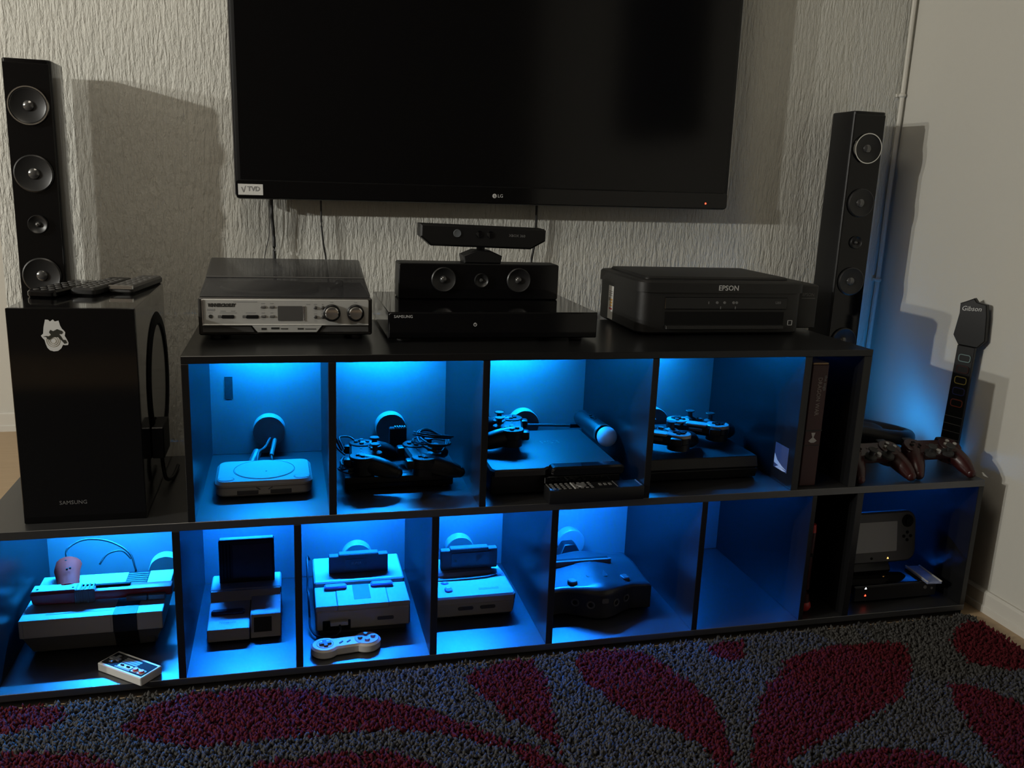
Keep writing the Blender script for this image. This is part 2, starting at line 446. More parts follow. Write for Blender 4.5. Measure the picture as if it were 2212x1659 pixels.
# sticker on the right divider of the fourth cubby
b = NB(); box(b, 0, .0008, .024, .080, .391, .450); st = obj('sticker', b, mat('sticker_blue', (0.05, 0.06, 0.10), rough=0.4), upper, (1.0928 - .0008, 0, 0)); st['label'] = 'pale sticker with white swooshes'
b = NB(); prism(b, [(.079, .402), (.079, .424), (.066, .411), (.045, .402), (.026, .397), (.050, .398)], 0, .0004, M=Matrix(((0, 0, -1, 0), (1, 0, 0, 0), (0, 1, 0, 0), (0, 0, 0, 1))))
prism(b, [(.074, .392), (.060, .399), (.026, .394), (.040, .3915)], 0, .0004, M=Matrix(((0, 0, -1, 0), (1, 0, 0, 0), (0, 1, 0, 0), (0, 0, 0, 1))))
obj('swoosh', b, m_white, st, (-.0001, 0, 0))

# ------------------------------------------------------------------ rug
LEAVES = [
    [(-0.320,-0.120),(-0.288,-0.075),(-0.251,-0.044),(-0.189,-0.027),(-0.080,-0.031),(0.032,-0.056),(0.066,-0.087),(0.163,-0.117),(0.227,-0.149),(0.287,-0.199),(0.342,-0.254),(0.382,-0.297),(0.405,-0.308),(0.435,-0.341),(0.460,-0.372),(0.481,-0.439),(0.428,-0.434),(0.393,-0.353),(0.376,-0.320),(0.335,-0.288),(0.257,-0.241),(0.174,-0.215),(0.090,-0.206),(0.007,-0.204),(-0.054,-0.206),(-0.134,-0.204),(-0.193,-0.193),(-0.234,-0.178),(-0.258,-0.170),(-0.294,-0.139)],
    [(-0.604,0.007),(-0.482,-0.008),(-0.418,-0.043),(-0.420,-0.073),(-0.442,-0.094),(-0.479,-0.097),(-0.517,-0.097),(-0.573,-0.093)],
    [(-0.537,-0.153),(-0.501,-0.153),(-0.444,-0.161),(-0.386,-0.176),(-0.345,-0.193),(-0.323,-0.213),(-0.292,-0.244),(-0.242,-0.336),(-0.498,-0.285)],
    [(-0.068,-0.269),(0.006,-0.265),(0.086,-0.267),(0.167,-0.279),(0.205,-0.303),(0.240,-0.342),(0.256,-0.388),(0.226,-0.429),(-0.032,-0.377),(-0.108,-0.305)],
    [(0.336,-0.061),(0.392,-0.030),(0.452,-0.017),(0.491,-0.024),(0.505,-0.074),(0.498,-0.143),(0.480,-0.243),(0.464,-0.340),(0.446,-0.302),(0.428,-0.256),(0.398,-0.231),(0.380,-0.186),(0.354,-0.116)],
    [(0.591,-0.023),(0.663,-0.016),(0.751,-0.042),(0.760,-0.073),(0.781,-0.124),(0.801,-0.173),(0.806,-0.225),(0.804,-0.289),(0.789,-0.347),(0.768,-0.406),(0.750,-0.461),(0.716,-0.479),(0.729,-0.418),(0.726,-0.377),(0.710,-0.342),(0.686,-0.312),(0.648,-0.267),(0.619,-0.231),(0.601,-0.187),(0.583,-0.141),(0.580,-0.087)],
    [(0.899,-0.048),(0.951,-0.026),(0.993,-0.034),(0.973,-0.082),(0.946,-0.111),(0.910,-0.105),(0.901,-0.079)],
    [(1.000,-0.173),(1.056,-0.126),(1.104,-0.105),(1.196,-0.091),(1.283,-0.096),(1.361,-0.115),(1.336,-0.167),(1.268,-0.250),(1.212,-0.301),(1.166,-0.325),(1.107,-0.347),(1.046,-0.373),(0.995,-0.390),(0.945,-0.405),(0.903,-0.425),(0.863,-0.444),(0.814,-0.486),(0.772,-0.478),(0.809,-0.407),(0.847,-0.343),(0.889,-0.282),(0.926,-0.239)],
    [(1.507,-0.092),(1.600,-0.046),(1.656,-0.044),(1.670,-0.197),(1.603,-0.264),(1.520,-0.254),(1.495,-0.235),(1.458,-0.214),(1.462,-0.159)],
    [(1.347,-0.278),(1.374,-0.283),(1.408,-0.311),(1.430,-0.350),(1.455,-0.412),(1.268,-0.600),(1.247,-0.545),(1.253,-0.500),(1.265,-0.452),(1.288,-0.389),(1.302,-0.334)],
    [(0.847,-0.492),(0.913,-0.461),(0.967,-0.444),(1.019,-0.441),(1.078,-0.448),(1.138,-0.467),(1.165,-0.496),(1.180,-0.531),(1.171,-0.562)],
]
def inside(x, y, poly):
    res = np.zeros(len(x), bool); n = len(poly); j = n - 1
    for i in range(n):
        xi, yi = poly[i]; xj, yj = poly[j]
        if yi != yj:
            c = ((yi > y) != (yj > y)) & (x < (xj - xi) * (y - yi) / (yj - yi) + xi)
            res ^= c
        j = i
    return res
def rug():
    x0, x1, y0, y1 = -3.4, 1.632, -2.6, -0.006
    root = thing('shaggy_rug', 'grey shaggy rug with dark red leaf shapes in front of the shelves', 'rug')
    b = NB(); box(b, x0, x1, y0, y1, 0.0005, 0.006, 0.002); obj('backing', b, mat('rug_backing', (0.05, 0.045, 0.04), rough=0.95), root)
    step = 0.0060
    gx, gy = np.meshgrid(np.arange(-0.80, x1 - .002, step), np.arange(-0.64, y1 - .004, step))
    px = gx.ravel() + rng.uniform(-.45, .45, gx.size) * step
    py = gy.ravel() + rng.uniform(-.45, .45, gx.size) * step
    py = np.minimum(py, y1 - .002)
    n = len(px)
    wob = 0.008
    qx = px + wob * np.sin(py * 90 + 1.3) * .4 + rng.normal(0, .003, n); qy = py + rng.normal(0, .003, n)
    red = np.zeros(n, bool)
    for p in LEAVES: red |= inside(qx, qy, p)
    L = rng.uniform(.012, .018, n); w = rng.uniform(.0030, .0044, n); a = rng.uniform(0, 2 * PI, n); tilt = rng.uniform(0.1, .85, n)
    d = rng.uniform(0, 2 * PI, n)
    tx, ty = np.cos(d) * np.sin(tilt), np.sin(d) * np.sin(tilt); tz = np.cos(tilt)
    lim = np.minimum(0.006, np.abs(y1 - py)); ty = np.where(py + ty * L > y1, np.minimum(ty, 0.1), ty)
    V = np.zeros((n, 9, 3))
    for k in range(4):
        ang = a + k * PI / 2
        V[:, k, 0] = px + np.cos(ang) * w * .55; V[:, k, 1] = py + np.sin(ang) * w * .55; V[:, k, 2] = .004
        V[:, 4 + k, 0] = px + np.cos(ang) * w + tx * L * .6; V[:, 4 + k, 1] = py + np.sin(ang) * w + ty * L * .6; V[:, 4 + k, 2] = .004 + tz * L * .62
    V[:, 8, 0] = px + tx * L; V[:, 8, 1] = py + ty * L; V[:, 8, 2] = .004 + tz * L
    F = []
    for k in range(4):
        k2 = (k + 1) % 4
        F += [(k, k2, 4 + k2), (k, 4 + k2, 4 + k), (4 + k, 4 + k2, 8)]
    F = np.array(F)
    faces = (F[None] + (np.arange(n) * 9)[:, None, None]).reshape(-1, 3)
    me = bpy.data.meshes.new('pile')
    me.vertices.add(n * 9); me.vertices.foreach_set('co', V.reshape(-1))
    nf = len(faces); me.loops.add(nf * 3); me.loops.foreach_set('vertex_index', faces.reshape(-1).astype(np.int32))
    me.polygons.add(nf); me.polygons.foreach_set('loop_start', np.arange(nf, dtype=np.int32) * 3)
    me.update(calc_edges=True)
    me.polygons.foreach_set('use_smooth', np.ones(nf, bool))
    v = rng.uniform(.8, 1.15, n)[:, None]
    grey = np.array([0.055, 0.053, 0.050]); rd = np.array([0.070, 0.006, 0.010])
    c = np.where(red[:, None], rd, grey) * v
    cols = np.ones((n, 9, 4), np.float32); cols[:, :, :3] = c[:, None, :]
    at = me.color_attributes.new('yarn', 'FLOAT_COLOR', 'POINT'); at.data.foreach_set('color', cols.reshape(-1))
    m = bpy.data.materials.new('yarn'); m.use_nodes = True
    nt = m.node_tree; bs = nt.nodes['Principled BSDF']; bs.inputs['Roughness'].default_value = .85; bs.inputs['Specular IOR Level'].default_value = .15
    an = nt.nodes.new('ShaderNodeAttribute'); an.attribute_name = 'yarn'; nt.links.new(an.outputs['Color'], bs.inputs['Base Color'])
    me.materials.append(m)
    o = bpy.data.objects.new('pile', me); COL.objects.link(o); o.parent = root; o['kind'] = 'stuff'
rug()

# ------------------------------------------------------------------ television
tv = thing('television', 'large black flat television hanging on the plaster wall', 'television', (0.5155, 0.53, 0.957), rot=(0, -0.0095, 0))
W2 = 0.632; H = 0.73
b = NB(); box(b, -W2, W2, 0, .030, 0, H, .008, 2); obj('housing', b, m_black, tv)
b = NB(); box(b, -W2 + .012, W2 - .012, -.0012, .002, .045, H - .012); obj('screen', b, m_screen, tv)
b = NB(); prism(b, rrect(2 * W2 - .004, .040, .006, 3, 0, .023), 0, .002, .001, M=FRONT); obj('lower_bezel', b, m_gloss, tv)
em = mat('edge_metal', (0.35, 0.35, 0.35), rough=0.3, metal=0.8)
b = NB(); box(b, -W2 - .0015, -W2 + .0006, .004, .026, .01, H - .01); obj('edge_trim', b, em, tv)
b = NB(); box(b, W2 - .0006, W2 + .0015, .004, .026, .01, H - .01); obj('edge_trim', b, em, tv)
b = NB(); box(b, -.20, .20, .030, .0695, .25, .55, .004); obj('wall_mount', b, m_dark, tv)
b = NB(); box(b, -.626, -.570, -.003, -.0015, .0095, .0345); s = obj('sticker', b, m_paper, tv); s['label'] = 'small white sticker on the lower left corner'
text('lettering', 'TVD', .0145, s, (-.591, -.0033, .0235), m_inkgrey, bold=.0004)
b = NB(); prism(b, [(-.6195, .0275), (-.617, .0275), (-.6135, .0195), (-.611, .0285), (-.608, .031), (-.6125, .0155), (-.6150, .0155)], .003, .0033, M=FRONT); obj('tick_mark', b, m_inkgrey, s)
b = NB(); prism(b, ngon(.0055, 20, 0, 0), 0, .0004, M=T(-.011, -.002, .0215) @ FRONT); obj('logo_disc', b, m_print, tv)
b = NB(); box(b, -.0115, -.0105, -.0028, -.0022, .0185, .0245); box(b, -.0115, -.0085, -.0028, -.0022, .0185, .0195); obj('logo_mark', b, m_ink, tv)
text('lettering', 'LG', .0115, tv, (.004, -.0022, .0215), m_print)
b = NB(); cyl(b, .0022, 0, .001, 12, M=T(.567, -.0022, .016) @ FRONT); obj('standby_light', b, m_on_red, tv)

for nm, pts, r, lb in (('hanging_cable', [(-.036, .575, .98), (-.037, .575, .92), (-.033, .578, .86), (-.033, .575, .80), (-.03, .56, .70)], .0042, 'thick black cable hanging from the left end of the television'),
                       ('hanging_cable', [(-.043, .584, .97), (-.043, .584, .90), (-.045, .584, .86), (-.056, .584, .81), (-.058, .575, .72)], .0011, 'hair-thin cable beside the thick cable under the television'),
                       ('hanging_cable', [(.080, .582, .97), (.081, .582, .90), (.085, .582, .85), (.092, .582, .80), (.10, .57, .70)], .0022, 'thin black cable behind the right half of the record player'),
                       ('hanging_cable', [(.630, .58, .97), (.630, .58, .90), (.627, .58, .85), (.621, .58, .80), (.62, .57, .70)], .0032, 'black cable hanging behind the right end of the camera bar')):
    b = NB(); tube(b, pts, r, 8, 5); tag(obj(nm, b, m_cable), lb, 'cable')

# ------------------------------------------------------------------ tower speakers
def driver(par, x, z, r, ring, y=-.0005, cap=.30):
    """a cone driver seen from the front; its parts hang below the cone"""
    b = NB(); lathe(b, [(0, .0006), (cap * r, .0006), (r * .84, .0050), (r * .93, .0066), (r, .0045), (r, 0), (0, 0)], 32, T(x, y, z) @ FRONT)
    o = obj('driver', b, m_cone, par)
    b = NB(); lathe(b, [(cap * r * 1.02, .0008), (cap * r * .9, .0040), (cap * r * .55, .0066), (0, .0078)], 20, T(x, y, z) @ FRONT); obj('dust_cap', b, mat('cap_gloss', (0.14, 0.14, 0.14), rough=0.16, metal=0.7), o)
    if ring:
        b = NB(); lathe(b, [(r * .97, .003), (r * .99, .0072), (r * 1.06, .0072), (r * 1.10, .0)], 40, T(x, y, z) @ FRONT); obj('trim_ring', b, m_chrome, o)
    return o
def tower(x, y, top, rz, zs, label, m):
    t = thing('tower_speaker', label, 'speaker', (x, y, 0), rz, 'tower speakers')
    b = NB(); prism(b, rrect(.094, .110, .010, 3, 0, .055), .012, top, .002); obj('cabinet', b, m, t)
    b = NB(); box(b, -.044, .044, -.0015, .004, .30, top - .008, .001); obj('front_baffle', b, m_gloss, t)
    b = NB(); prism(b, rrect(.20, .145, .03, 4, 0, .0705), .0005, .012, .003); obj('base_plate', b, m_gloss, t)
    for k, (z, r, ring) in enumerate(zs): driver(t, .0, z, r, ring, -.0022)
    return t
tower(-.519, .440, 1.223, 0, ((1.130, .037, True), (.992, .039, False), (.886, .020, False), (.776, .039, False), (.62, .037, False)), 'glossy black tower speaker behind the left subwoofer', m_gloss)
tower(1.490, .440, 1.231, -.04, ((1.137, .037, True), (.996, .038, False), (.891, .017, False), (.786, .038, False), (.62, .037, False)), 'black tower speaker beside the corner behind the printer', m_black)

# ------------------------------------------------------------------ subwoofer and what lies on it
sw = thing('subwoofer', 'tall glossy black subwoofer with white sticker on the left shelf end', 'subwoofer', (-.378, .035, ZT))
b = NB(); box(b, -.106, .106, .006, .388, .0003, .4046, .002); obj('cabinet', b, m_piano, sw)
b = NB(); box(b, -.106, .106, 0, .006, .0003, .4046, .0012); obj('front_panel', b, m_gloss, sw)
MS = Matrix(((0, 0, 1, .106), (1, 0, 0, .245), (0, 1, 0, .215), (0, 0, 0, 1)))
b = NB(); lathe(b, [(.118, .0005), (.122, .004), (.140, .004), (.146, .0005)], 56, MS); o = obj('side_ring', b, m_dark, sw)
b = NB(); lathe(b, [(0, .0004), (.118, .0008), (.118, .0002), (0, .0002)], 48, MS); obj('side_cone', b, mat('side_gloss', (0.01, 0.01, 0.01), rough=0.12), o)
b = NB(); box(b, .1062, .130, .105, .190, .085, .150, .002); o = obj('plug_box', b, m_black, sw)
b = NB(); tube(b, [(.118, .15, .086), (.120, .15, .05), (.122, .17, .02), (.128, .22, .006), (.13, .30, .006)], .004, 8); obj('lead', b, m_cable, o)
text('lettering', 'SAMSUNG', .0105, sw, (-.020, -.0004, .0385), m_printdim)
# die-cut sticker with rings (its figure left out as a plain dark blot)
def ST(p): return [((x - 830) * .0000485 - .0290, (900 - y) * .0000485 + .3515) for x, y in p]
b = NB(); prism(b, ST([(540, 220), (640, 230), (700, 290), (800, 215), (860, 290), (990, 260), (1030, 450), (1080, 560), (1150, 640), (1185, 700), (1160, 830), (1230, 980), (1270, 1090), (1250, 1170), (1160, 1180), (1080, 1165), (1010, 1300), (900, 1390), (760, 1410), (630, 1370), (550, 1280), (500, 1130), (470, 980), (400, 890), (360, 820), (440, 740), (470, 500)]), 0, .0005, M=FRONT)
s = obj('sticker', b, m_paper, sw); s['label'] = 'white die-cut sticker with rings and a dark blot'
b = NB()
for rr in (.0045, .0075, .0105):
    cx, cz = ST([(760, 1010)])[0]
    lathe(b, [(rr, .0005), (rr, .0008), (rr + .0007, .0008), (rr + .0007, .0005)], 28, T(cx, 0, cz) @ FRONT)
obj('ring', b, mat('tan_ink', (0.32, 0.28, 0.20), rough=0.6), s)
b = NB(); prism(b, ST([(430, 850), (550, 825), (640, 850), (700, 790), (640, 690), (690, 600), (780, 650), (920, 575), (1080, 640), (1105, 700), (1050, 760), (960, 750), (1030, 850), (1090, 970), (1180, 980), (1220, 1090), (1130, 1120), (1050, 1010), (930, 870), (780, 870), (640, 970), (560, 930), (540, 870)]), .0005, .0009, M=FRONT)
obj('blot', b, mat('olive_ink', (0.02, 0.02, 0.012), rough=0.6), s)

def remote(loc, rz, L, W, H, label, m_body, btn, rows, cols, silver, group=None):
    t = thing('remote_control', label, 'remote', loc, rz, group)
    b = NB(); prism(b, rrect(W, L, W * .18, 4), 0, H, H * .25, H * .25); obj('body', b, m_body, t)
    if silver:
        b = NB(); box(b, -W * .48, W * .48, -L / 2 - .002, -L / 2 + .006, H * .55, H + .001, .001); obj('end_trim', b, m_chrome, t)
    ring = None
    for i in range(rows):
        for j in range(cols):
            x = (j - (cols - 1) / 2) * W * .8 / cols; y = -L * .42 + i * L * .84 / rows
            if ring is None and False: pass
            b = NB(); cyl(b, min(W * .3 / cols, L * .3 / rows), H - .0003, H + .0009, 10, .0004, x, y); obj('button', b, btn, t)
    return t
ZSUB = ZT + .4047
remote((-.436, .262, ZSUB), -.25, .19, .056, .014, 'dark remote furthest left of the three on the subwoofer', m_gloss, m_dgrey, 6, 3, False, 'remotes lying on the subwoofer')
remote((-.372, .300, ZSUB), -.20, .20, .050, .015, 'grey-topped remote in the middle of the three on the subwoofer', m_charcoal, m_mgrey, 7, 3, False, 'remotes lying on the subwoofer')
remote((-.312, .335, ZSUB), -.16, .20, .048, .016, 'remote with a bright silver end, right of the three on the subwoofer', m_dgrey, m_mgrey, 5, 3, True, 'remotes lying on the subwoofer')

# ------------------------------------------------------------------ record player
tt = thing('record_player', 'silver-fronted record player and radio under a smoked lid', 'record player', (-.004, .16, ZS))
b = NB(); box(b, -.171, .171, 0, .285, .010, .086, .003); obj('case', b, mat('dark_wood_case', (0.02, 0.018, 0.016), rough=0.35, scale=30), tt)
for sx in (-.14, .14):
    for sy in (.03, .25):
        b = NB(); cyl(b, .012, 0, .0105, 14, .002, sx, sy); obj('foot', b, m_rubber, tt)
b = NB(); prism(b, rrect(.327, .052, .003, 3, 0, .0575), 0, .004, .001, M=FRONT); fp = obj('front_panel', b, m_silver, tt)
b = NB(); prism(b, [(-.070, .0315), (.070, .0315), (.058, .0165), (-.058, .0165)], 0, .005, .0008, M=FRONT); obj('lower_panel', b, m_silver, tt)
b = NB(); prism(b, [(-.1635, .030), (-.072, .030), (-.064, .0165), (-.1635, .0165)], 0, .002, .0005, M=FRONT); obj('cassette_door', b, m_dgrey, tt)
b = NB(); prism(b, [(.1635, .030), (.072, .030), (.064, .0165), (.1635, .0165)], 0, .002, .0005, M=FRONT); obj('cassette_door', b, m_dgrey, tt)
b = NB(); box(b, -.1635, .1635, -.0055, -.001, .0305, .0335, .0008); obj('trim_strip', b, m_silver, tt)
b = NB(); box(b, -.1645, -.1605, -.0058, -.0015, .034, .083, .0008); obj('edge_trim', b, m_chrome, tt)
b = NB(); prism(b, rrect(.049, .030, .002, 2, .0060, .0555), .003, .0048, M=FRONT); dsp = obj('display', b, m_dgrey, fp)
b = NB(); box(b, .0315, .0355, -.0055, -.003, .0395, .071, .0008); obj('display_trim', b, m_chrome, fp)
for x in (.0885, .1365):
    b = NB(); lathe(b, [(.0175, 0), (.0175, .007), (.0155, .009), (0, .009)], 28, T(x, -.0035, .057) @ FRONT); k = obj('knob', b, m_black, fp)
    b = NB(); lathe(b, [(.0138, 0), (.0138, .004), (.0120, .0062), (0, .0050)], 28, T(x, -.0125, .057) @ FRONT); obj('knob_face', b, m_chrome, k)
for x in (-.115, -.068):
    b = NB(); prism(b, rrect(.025, .0075, .003, 3, x, .0485), .0035, .0052, .0008, M=FRONT); obj('slider_switch', b, m_black, fp)
    b = NB(); prism(b, rrect(.008, .006, .001, 1, x - .015, .0485), .0035, .0042, M=FRONT); obj('slider_gate', b, m_mgrey, fp)
b = NB(); cyl(b, .0038, .003, .0048, 16, cx=-.1475, cy=.0492, M=FRONT); obj('headphone_socket', b, m_ink, fp)
for x, z in ((-.0470, .0685), (-.0300, .0685), (-.0470, .0495), (-.0300, .0495)):
    b = NB(); prism(b, rrect(.010, .0052, .0015, 2, x, z), .003, .0062, .001, M=FRONT); obj('button', b, m_mgrey, fp)
for x, z in ((.0555, .0675), (.0700, .0675), (.0555, .0485), (.0700, .0485)):
    b = NB(); lathe(b, [(.0036, .003), (.0036, .006), (.002, .0075), (0, .0078)], 14, T(x, 0, z) @ FRONT); obj('button', b, m_dgrey, fp)
text('lettering', 'WINNERCROSLEY', .0088, fp, (-.1265, -.0043, .0715), m_ink, shear=.2, bold=.0006, xs=.72)
b = NB()
for x, z, w, h in ((-.081, .0785, .046, .0013), (-.1465, .0625, .014, .0042), (-.148, .0565, .008, .0012), (-.124, .060, .010, .0012), (-.105, .060, .008, .0012), (-.114, .0565, .032, .0012), (-.071, .0565, .019, .0012),
                   (-.047, .0755, .007, .0013), (-.030, .0755, .007, .0013), (-.047, .0565, .006, .0012), (-.030, .0565, .006, .0012), (.042, .0740, .008, .0012), (.0555, .0740, .006, .0012), (.070, .0740, .003, .0015), (.0555, .0548, .006, .0010), (.070, .0548, .006, .0010), (.0885, .0785, .006, .0010), (.1365, .0785, .006, .0010)):
    box(b, x - w / 2, x + w / 2, -.0043, -.0039, z - h / 2, z + h / 2)
obj('legend', b, m_inkgrey, fp)
b = NB()
for x, z, w, h in ((-.046, .0240, .010, .004), (-.024, .0250, .016, .004), (-.006, .0240, .014, .002), (.026, .0240, .012, .003), (.046, .0235, .022, .0016)):
    box(b, x - w / 2, x + w / 2, -.0054, -.0049, z - h / 2, z + h / 2)
obj('legend', b, m_ink, tt)
b = NB(); lathe(b, [(0, 0), (.10, 0), (.104, .004), (.10, .008), (0, .008)], 40, T(-.035, .14, .0865)); obj('platter', b, m_mgrey, tt)
b = NB(); ball(b, .010, (.115, .20, .092)); tube(b, [(.115, .20, .098), (.112, .12, .100), (.085, .055, .098)], .004, 8); obj('tone_arm', b, m_silver_dk, tt)
b = NB()
hexa(b, [(-.169, .003, .0865), (.169, .003, .0865), (.169, .282, .0865), (-.169, .282, .0865), (-.160, .074, .119), (.160, .074, .119), (.166, .280, .140), (-.166, .280, .140)], .003)
dc = obj('dust_cover', b, m_smoke, tt)
b = NB(); tube(b, [(-.160, .073, .1195), (.160, .073, .1195)], .0016, 6, 1); obj('lid_crease', b, m_dgrey, dc)

# ------------------------------------------------------------------ disc player, centre speaker, camera bar
pl = thing('disc_player', 'wide glossy black disc player under the centre speaker', 'disc player', (.423, .12, ZS))
b = NB(); box(b, -.227, .227, .004, .335, .008, .0635, .0015); obj('case', b, m_gloss, pl)
b = NB(); prism(b, rrect(.450, .052, .003, 2, 0, .036), 0, .004, .001, M=T(0, .004, 0) @ FRONT); obj('front_panel', b, m_gloss, pl)
for sx in (-.19, .19):
    for sy in (.04, .29):
        b = NB(); cyl(b, .014, 0, .0085, 14, cx=sx, cy=sy); obj('foot', b, m_rubber, pl)
text('lettering', 'SAMSUNG', .0085, pl, (-.196, -.0004, .0545), m_print)
b = NB(); lathe(b, [(.0026, 0), (.0026, .0006), (.0038, .0006), (.0038, 0)], 16, T(-.045, 0, .038) @ FRONT); box(b, -.0455, -.0445, -.0007, 0, .038, .0425); obj('power_mark', b, m_print, pl)
cs = thing('center_speaker', 'long black centre speaker lying on the disc player', 'speaker', (.430, .320, ZS + .0636))
b = NB(); box(b, -.189, .189, .003, .072, .0003, .082, .003); obj('cabinet', b, m_black, cs)
b = NB(); prism(b, rrect(.374, .079, .004, 3, 0, .0412), 0, .004, .001, M=T(0, .004, 0) @ FRONT); obj('front_baffle', b, m_gloss, cs)
for x, r, z in ((-.087, .0285, .046), (.001, .0165, .045), (.090, .0285, .046)): driver(cs, x, z, r, False, -.0012, .30)
kb = thing('sensor_bar', 'black camera bar tilted on its stand above the centre speaker', 'camera', (.436, .358, ZS + .0636 + .0822))
b = NB(); prism(b, [(-.043, 0), (.043, 0), (.046, .018), (.018, .030), (-.018, .030), (-.046, .018)], -.028, .028, .003, .003, M=FRONT); obj('base', b, m_black, kb)
b = NB(); tube(b, [(0, 0, .026), (0, 0, .040)], .010, 12, 1); obj('neck', b, m_black, kb)
b = NB(); MK = T(0, -.004, .037) @ RY(.018)
prism(b, [(-.147, .048), (-.147, .020), (-.122, 0), (.112, 0), (.147, .020), (.147, .044), (.143, .048)], -.030, .030, .004, .004, M=MK @ FRONT); bar = obj('housing', b, m_black, kb)
for x, r, m in ((-.063, .0092, mat('lens_grey', (0.10, 0.11, 0.12), rough=0.25)), (-.011, .0085, m_gloss), (.014, .0085, m_gloss)):
    b = NB(); lathe(b, [(r, 0), (r * .9, .002), (r * .6, .0012), (0, .0014)], 22, MK @ T(x, -.030, .030) @ FRONT); obj('lens', b, m, bar)
text('lettering', 'XBOX 360', .0085, kb, (.078, -.0346, .0655), m_printdim, rot=(PI / 2, .018, 0))

# ------------------------------------------------------------------ printer
pr = thing('printer', 'matt black inkjet printer at the right of the top shelf', 'printer', (.985, .19, ZS), .0)
b = NB(); prism(b, rrect(.42, .285, .030, 5, 0, .1425), .004, .100, 0, .004); obj('body', b, m_charcoal, pr)
b = NB(); prism(b, rrect(.428, .293, .032, 5, 0, .1425), .1005, .1265, .004, 0); lid = obj('scanner_lid', b, m_charcoal, pr)
b = NB(); prism(b, rrect(.37, .24, .012, 4, 0, .155), .1265, .1330, .004); obj('lid_panel', b, m_charcoal, lid)
b = NB(); box(b, -.150, .164, -.003, .003, .062, .090, .0015); cp = obj('control_panel', b, m_gloss, pr)
b = NB(); box(b, -.148, .158, -.0012, .010, .024, .056); obj('paper_slot', b, m_dark, pr)
b = NB(); hexa(b, [(-.146, -.010, .016), (.156, -.010, .016), (.156, .004, .016), (-.146, .004, .016), (-.146, -.008, .024), (.156, -.008, .024), (.156, .004, .026), (-.146, .004, .026)], .001); obj('output_tray', b, m_charcoal, pr)
text('lettering', 'EPSON', .0170, pr, (.006, -.0046, .1115), m_print, bold=.0002)
for x in (-.020, -.001, .022, .030):
    b = NB(); cyl(b, .0032, .003, .0045, 12, cx=x, cy=.078, M=FRONT); obj('button', b, m_printdim, cp)
b = NB()
for x, z in ((-.041, .0775), (-.010, .066), (.028, .066)): box(b, x - .001, x + .001, -.0034, -.0028, z - .003, z + .003)
obj('legend', b, m_printdim, cp)
text('lettering', 'L355', .0075, cp, (.139, -.0034, .078), m_printdim)
# small square mark, bottom right (the printed code pattern is left out)
b = NB(); MQ = T(.177, 0, .030) @ FRONT
for z0, z1, x0, x1 in ((-.006, -.005, -.006, .006), (.005, .006, -.006, .006), (-.006, .006, -.006, -.005), (-.006, .006, .005, .006)): box(b, x0, x1, z0, z1, 0, .0006, M=MQ)
obj('square_mark', b, m_print, pr)
b = NB(); box(b, -.2106, -.2100, .172, .205, .010, .092, 0); s = obj('energy_label', b, m_paper, pr); s['label'] = 'white energy label on the left side'
b = NB()
for k, z in enumerate((.042, .049, .056)): box(b, -.2112, -.2106, .176, .192, z, z + .0045)
obj('colour_bar', b, m_amber, s)
b = NB(); box(b, -.2112, -.2106, .176, .195, .034, .038); obj('colour_bar', b, m_red, s)
b = NB()
for z in (.078, .073, .068): box(b, -.2112, -.2106, .176, .200, z, z + .0015)
box(b, -.2112, -.2106, .192, .201, .055, .063)
obj('legend', b, m_inkgrey, s)
b = NB(); prism(b, rrect(.056, .17, .006, 3, .239, .115), .012, .118, .004, .002); tk = obj('ink_tank', b, m_charcoal, pr)
text('lettering', 'EPSON', .0105, tk, (.238, .0294, .094), m_printdim)
b = NB(); box(b, .221, .258, .0292, .0300, .0845, .0858); obj('print_line', b, m_printdim, tk)

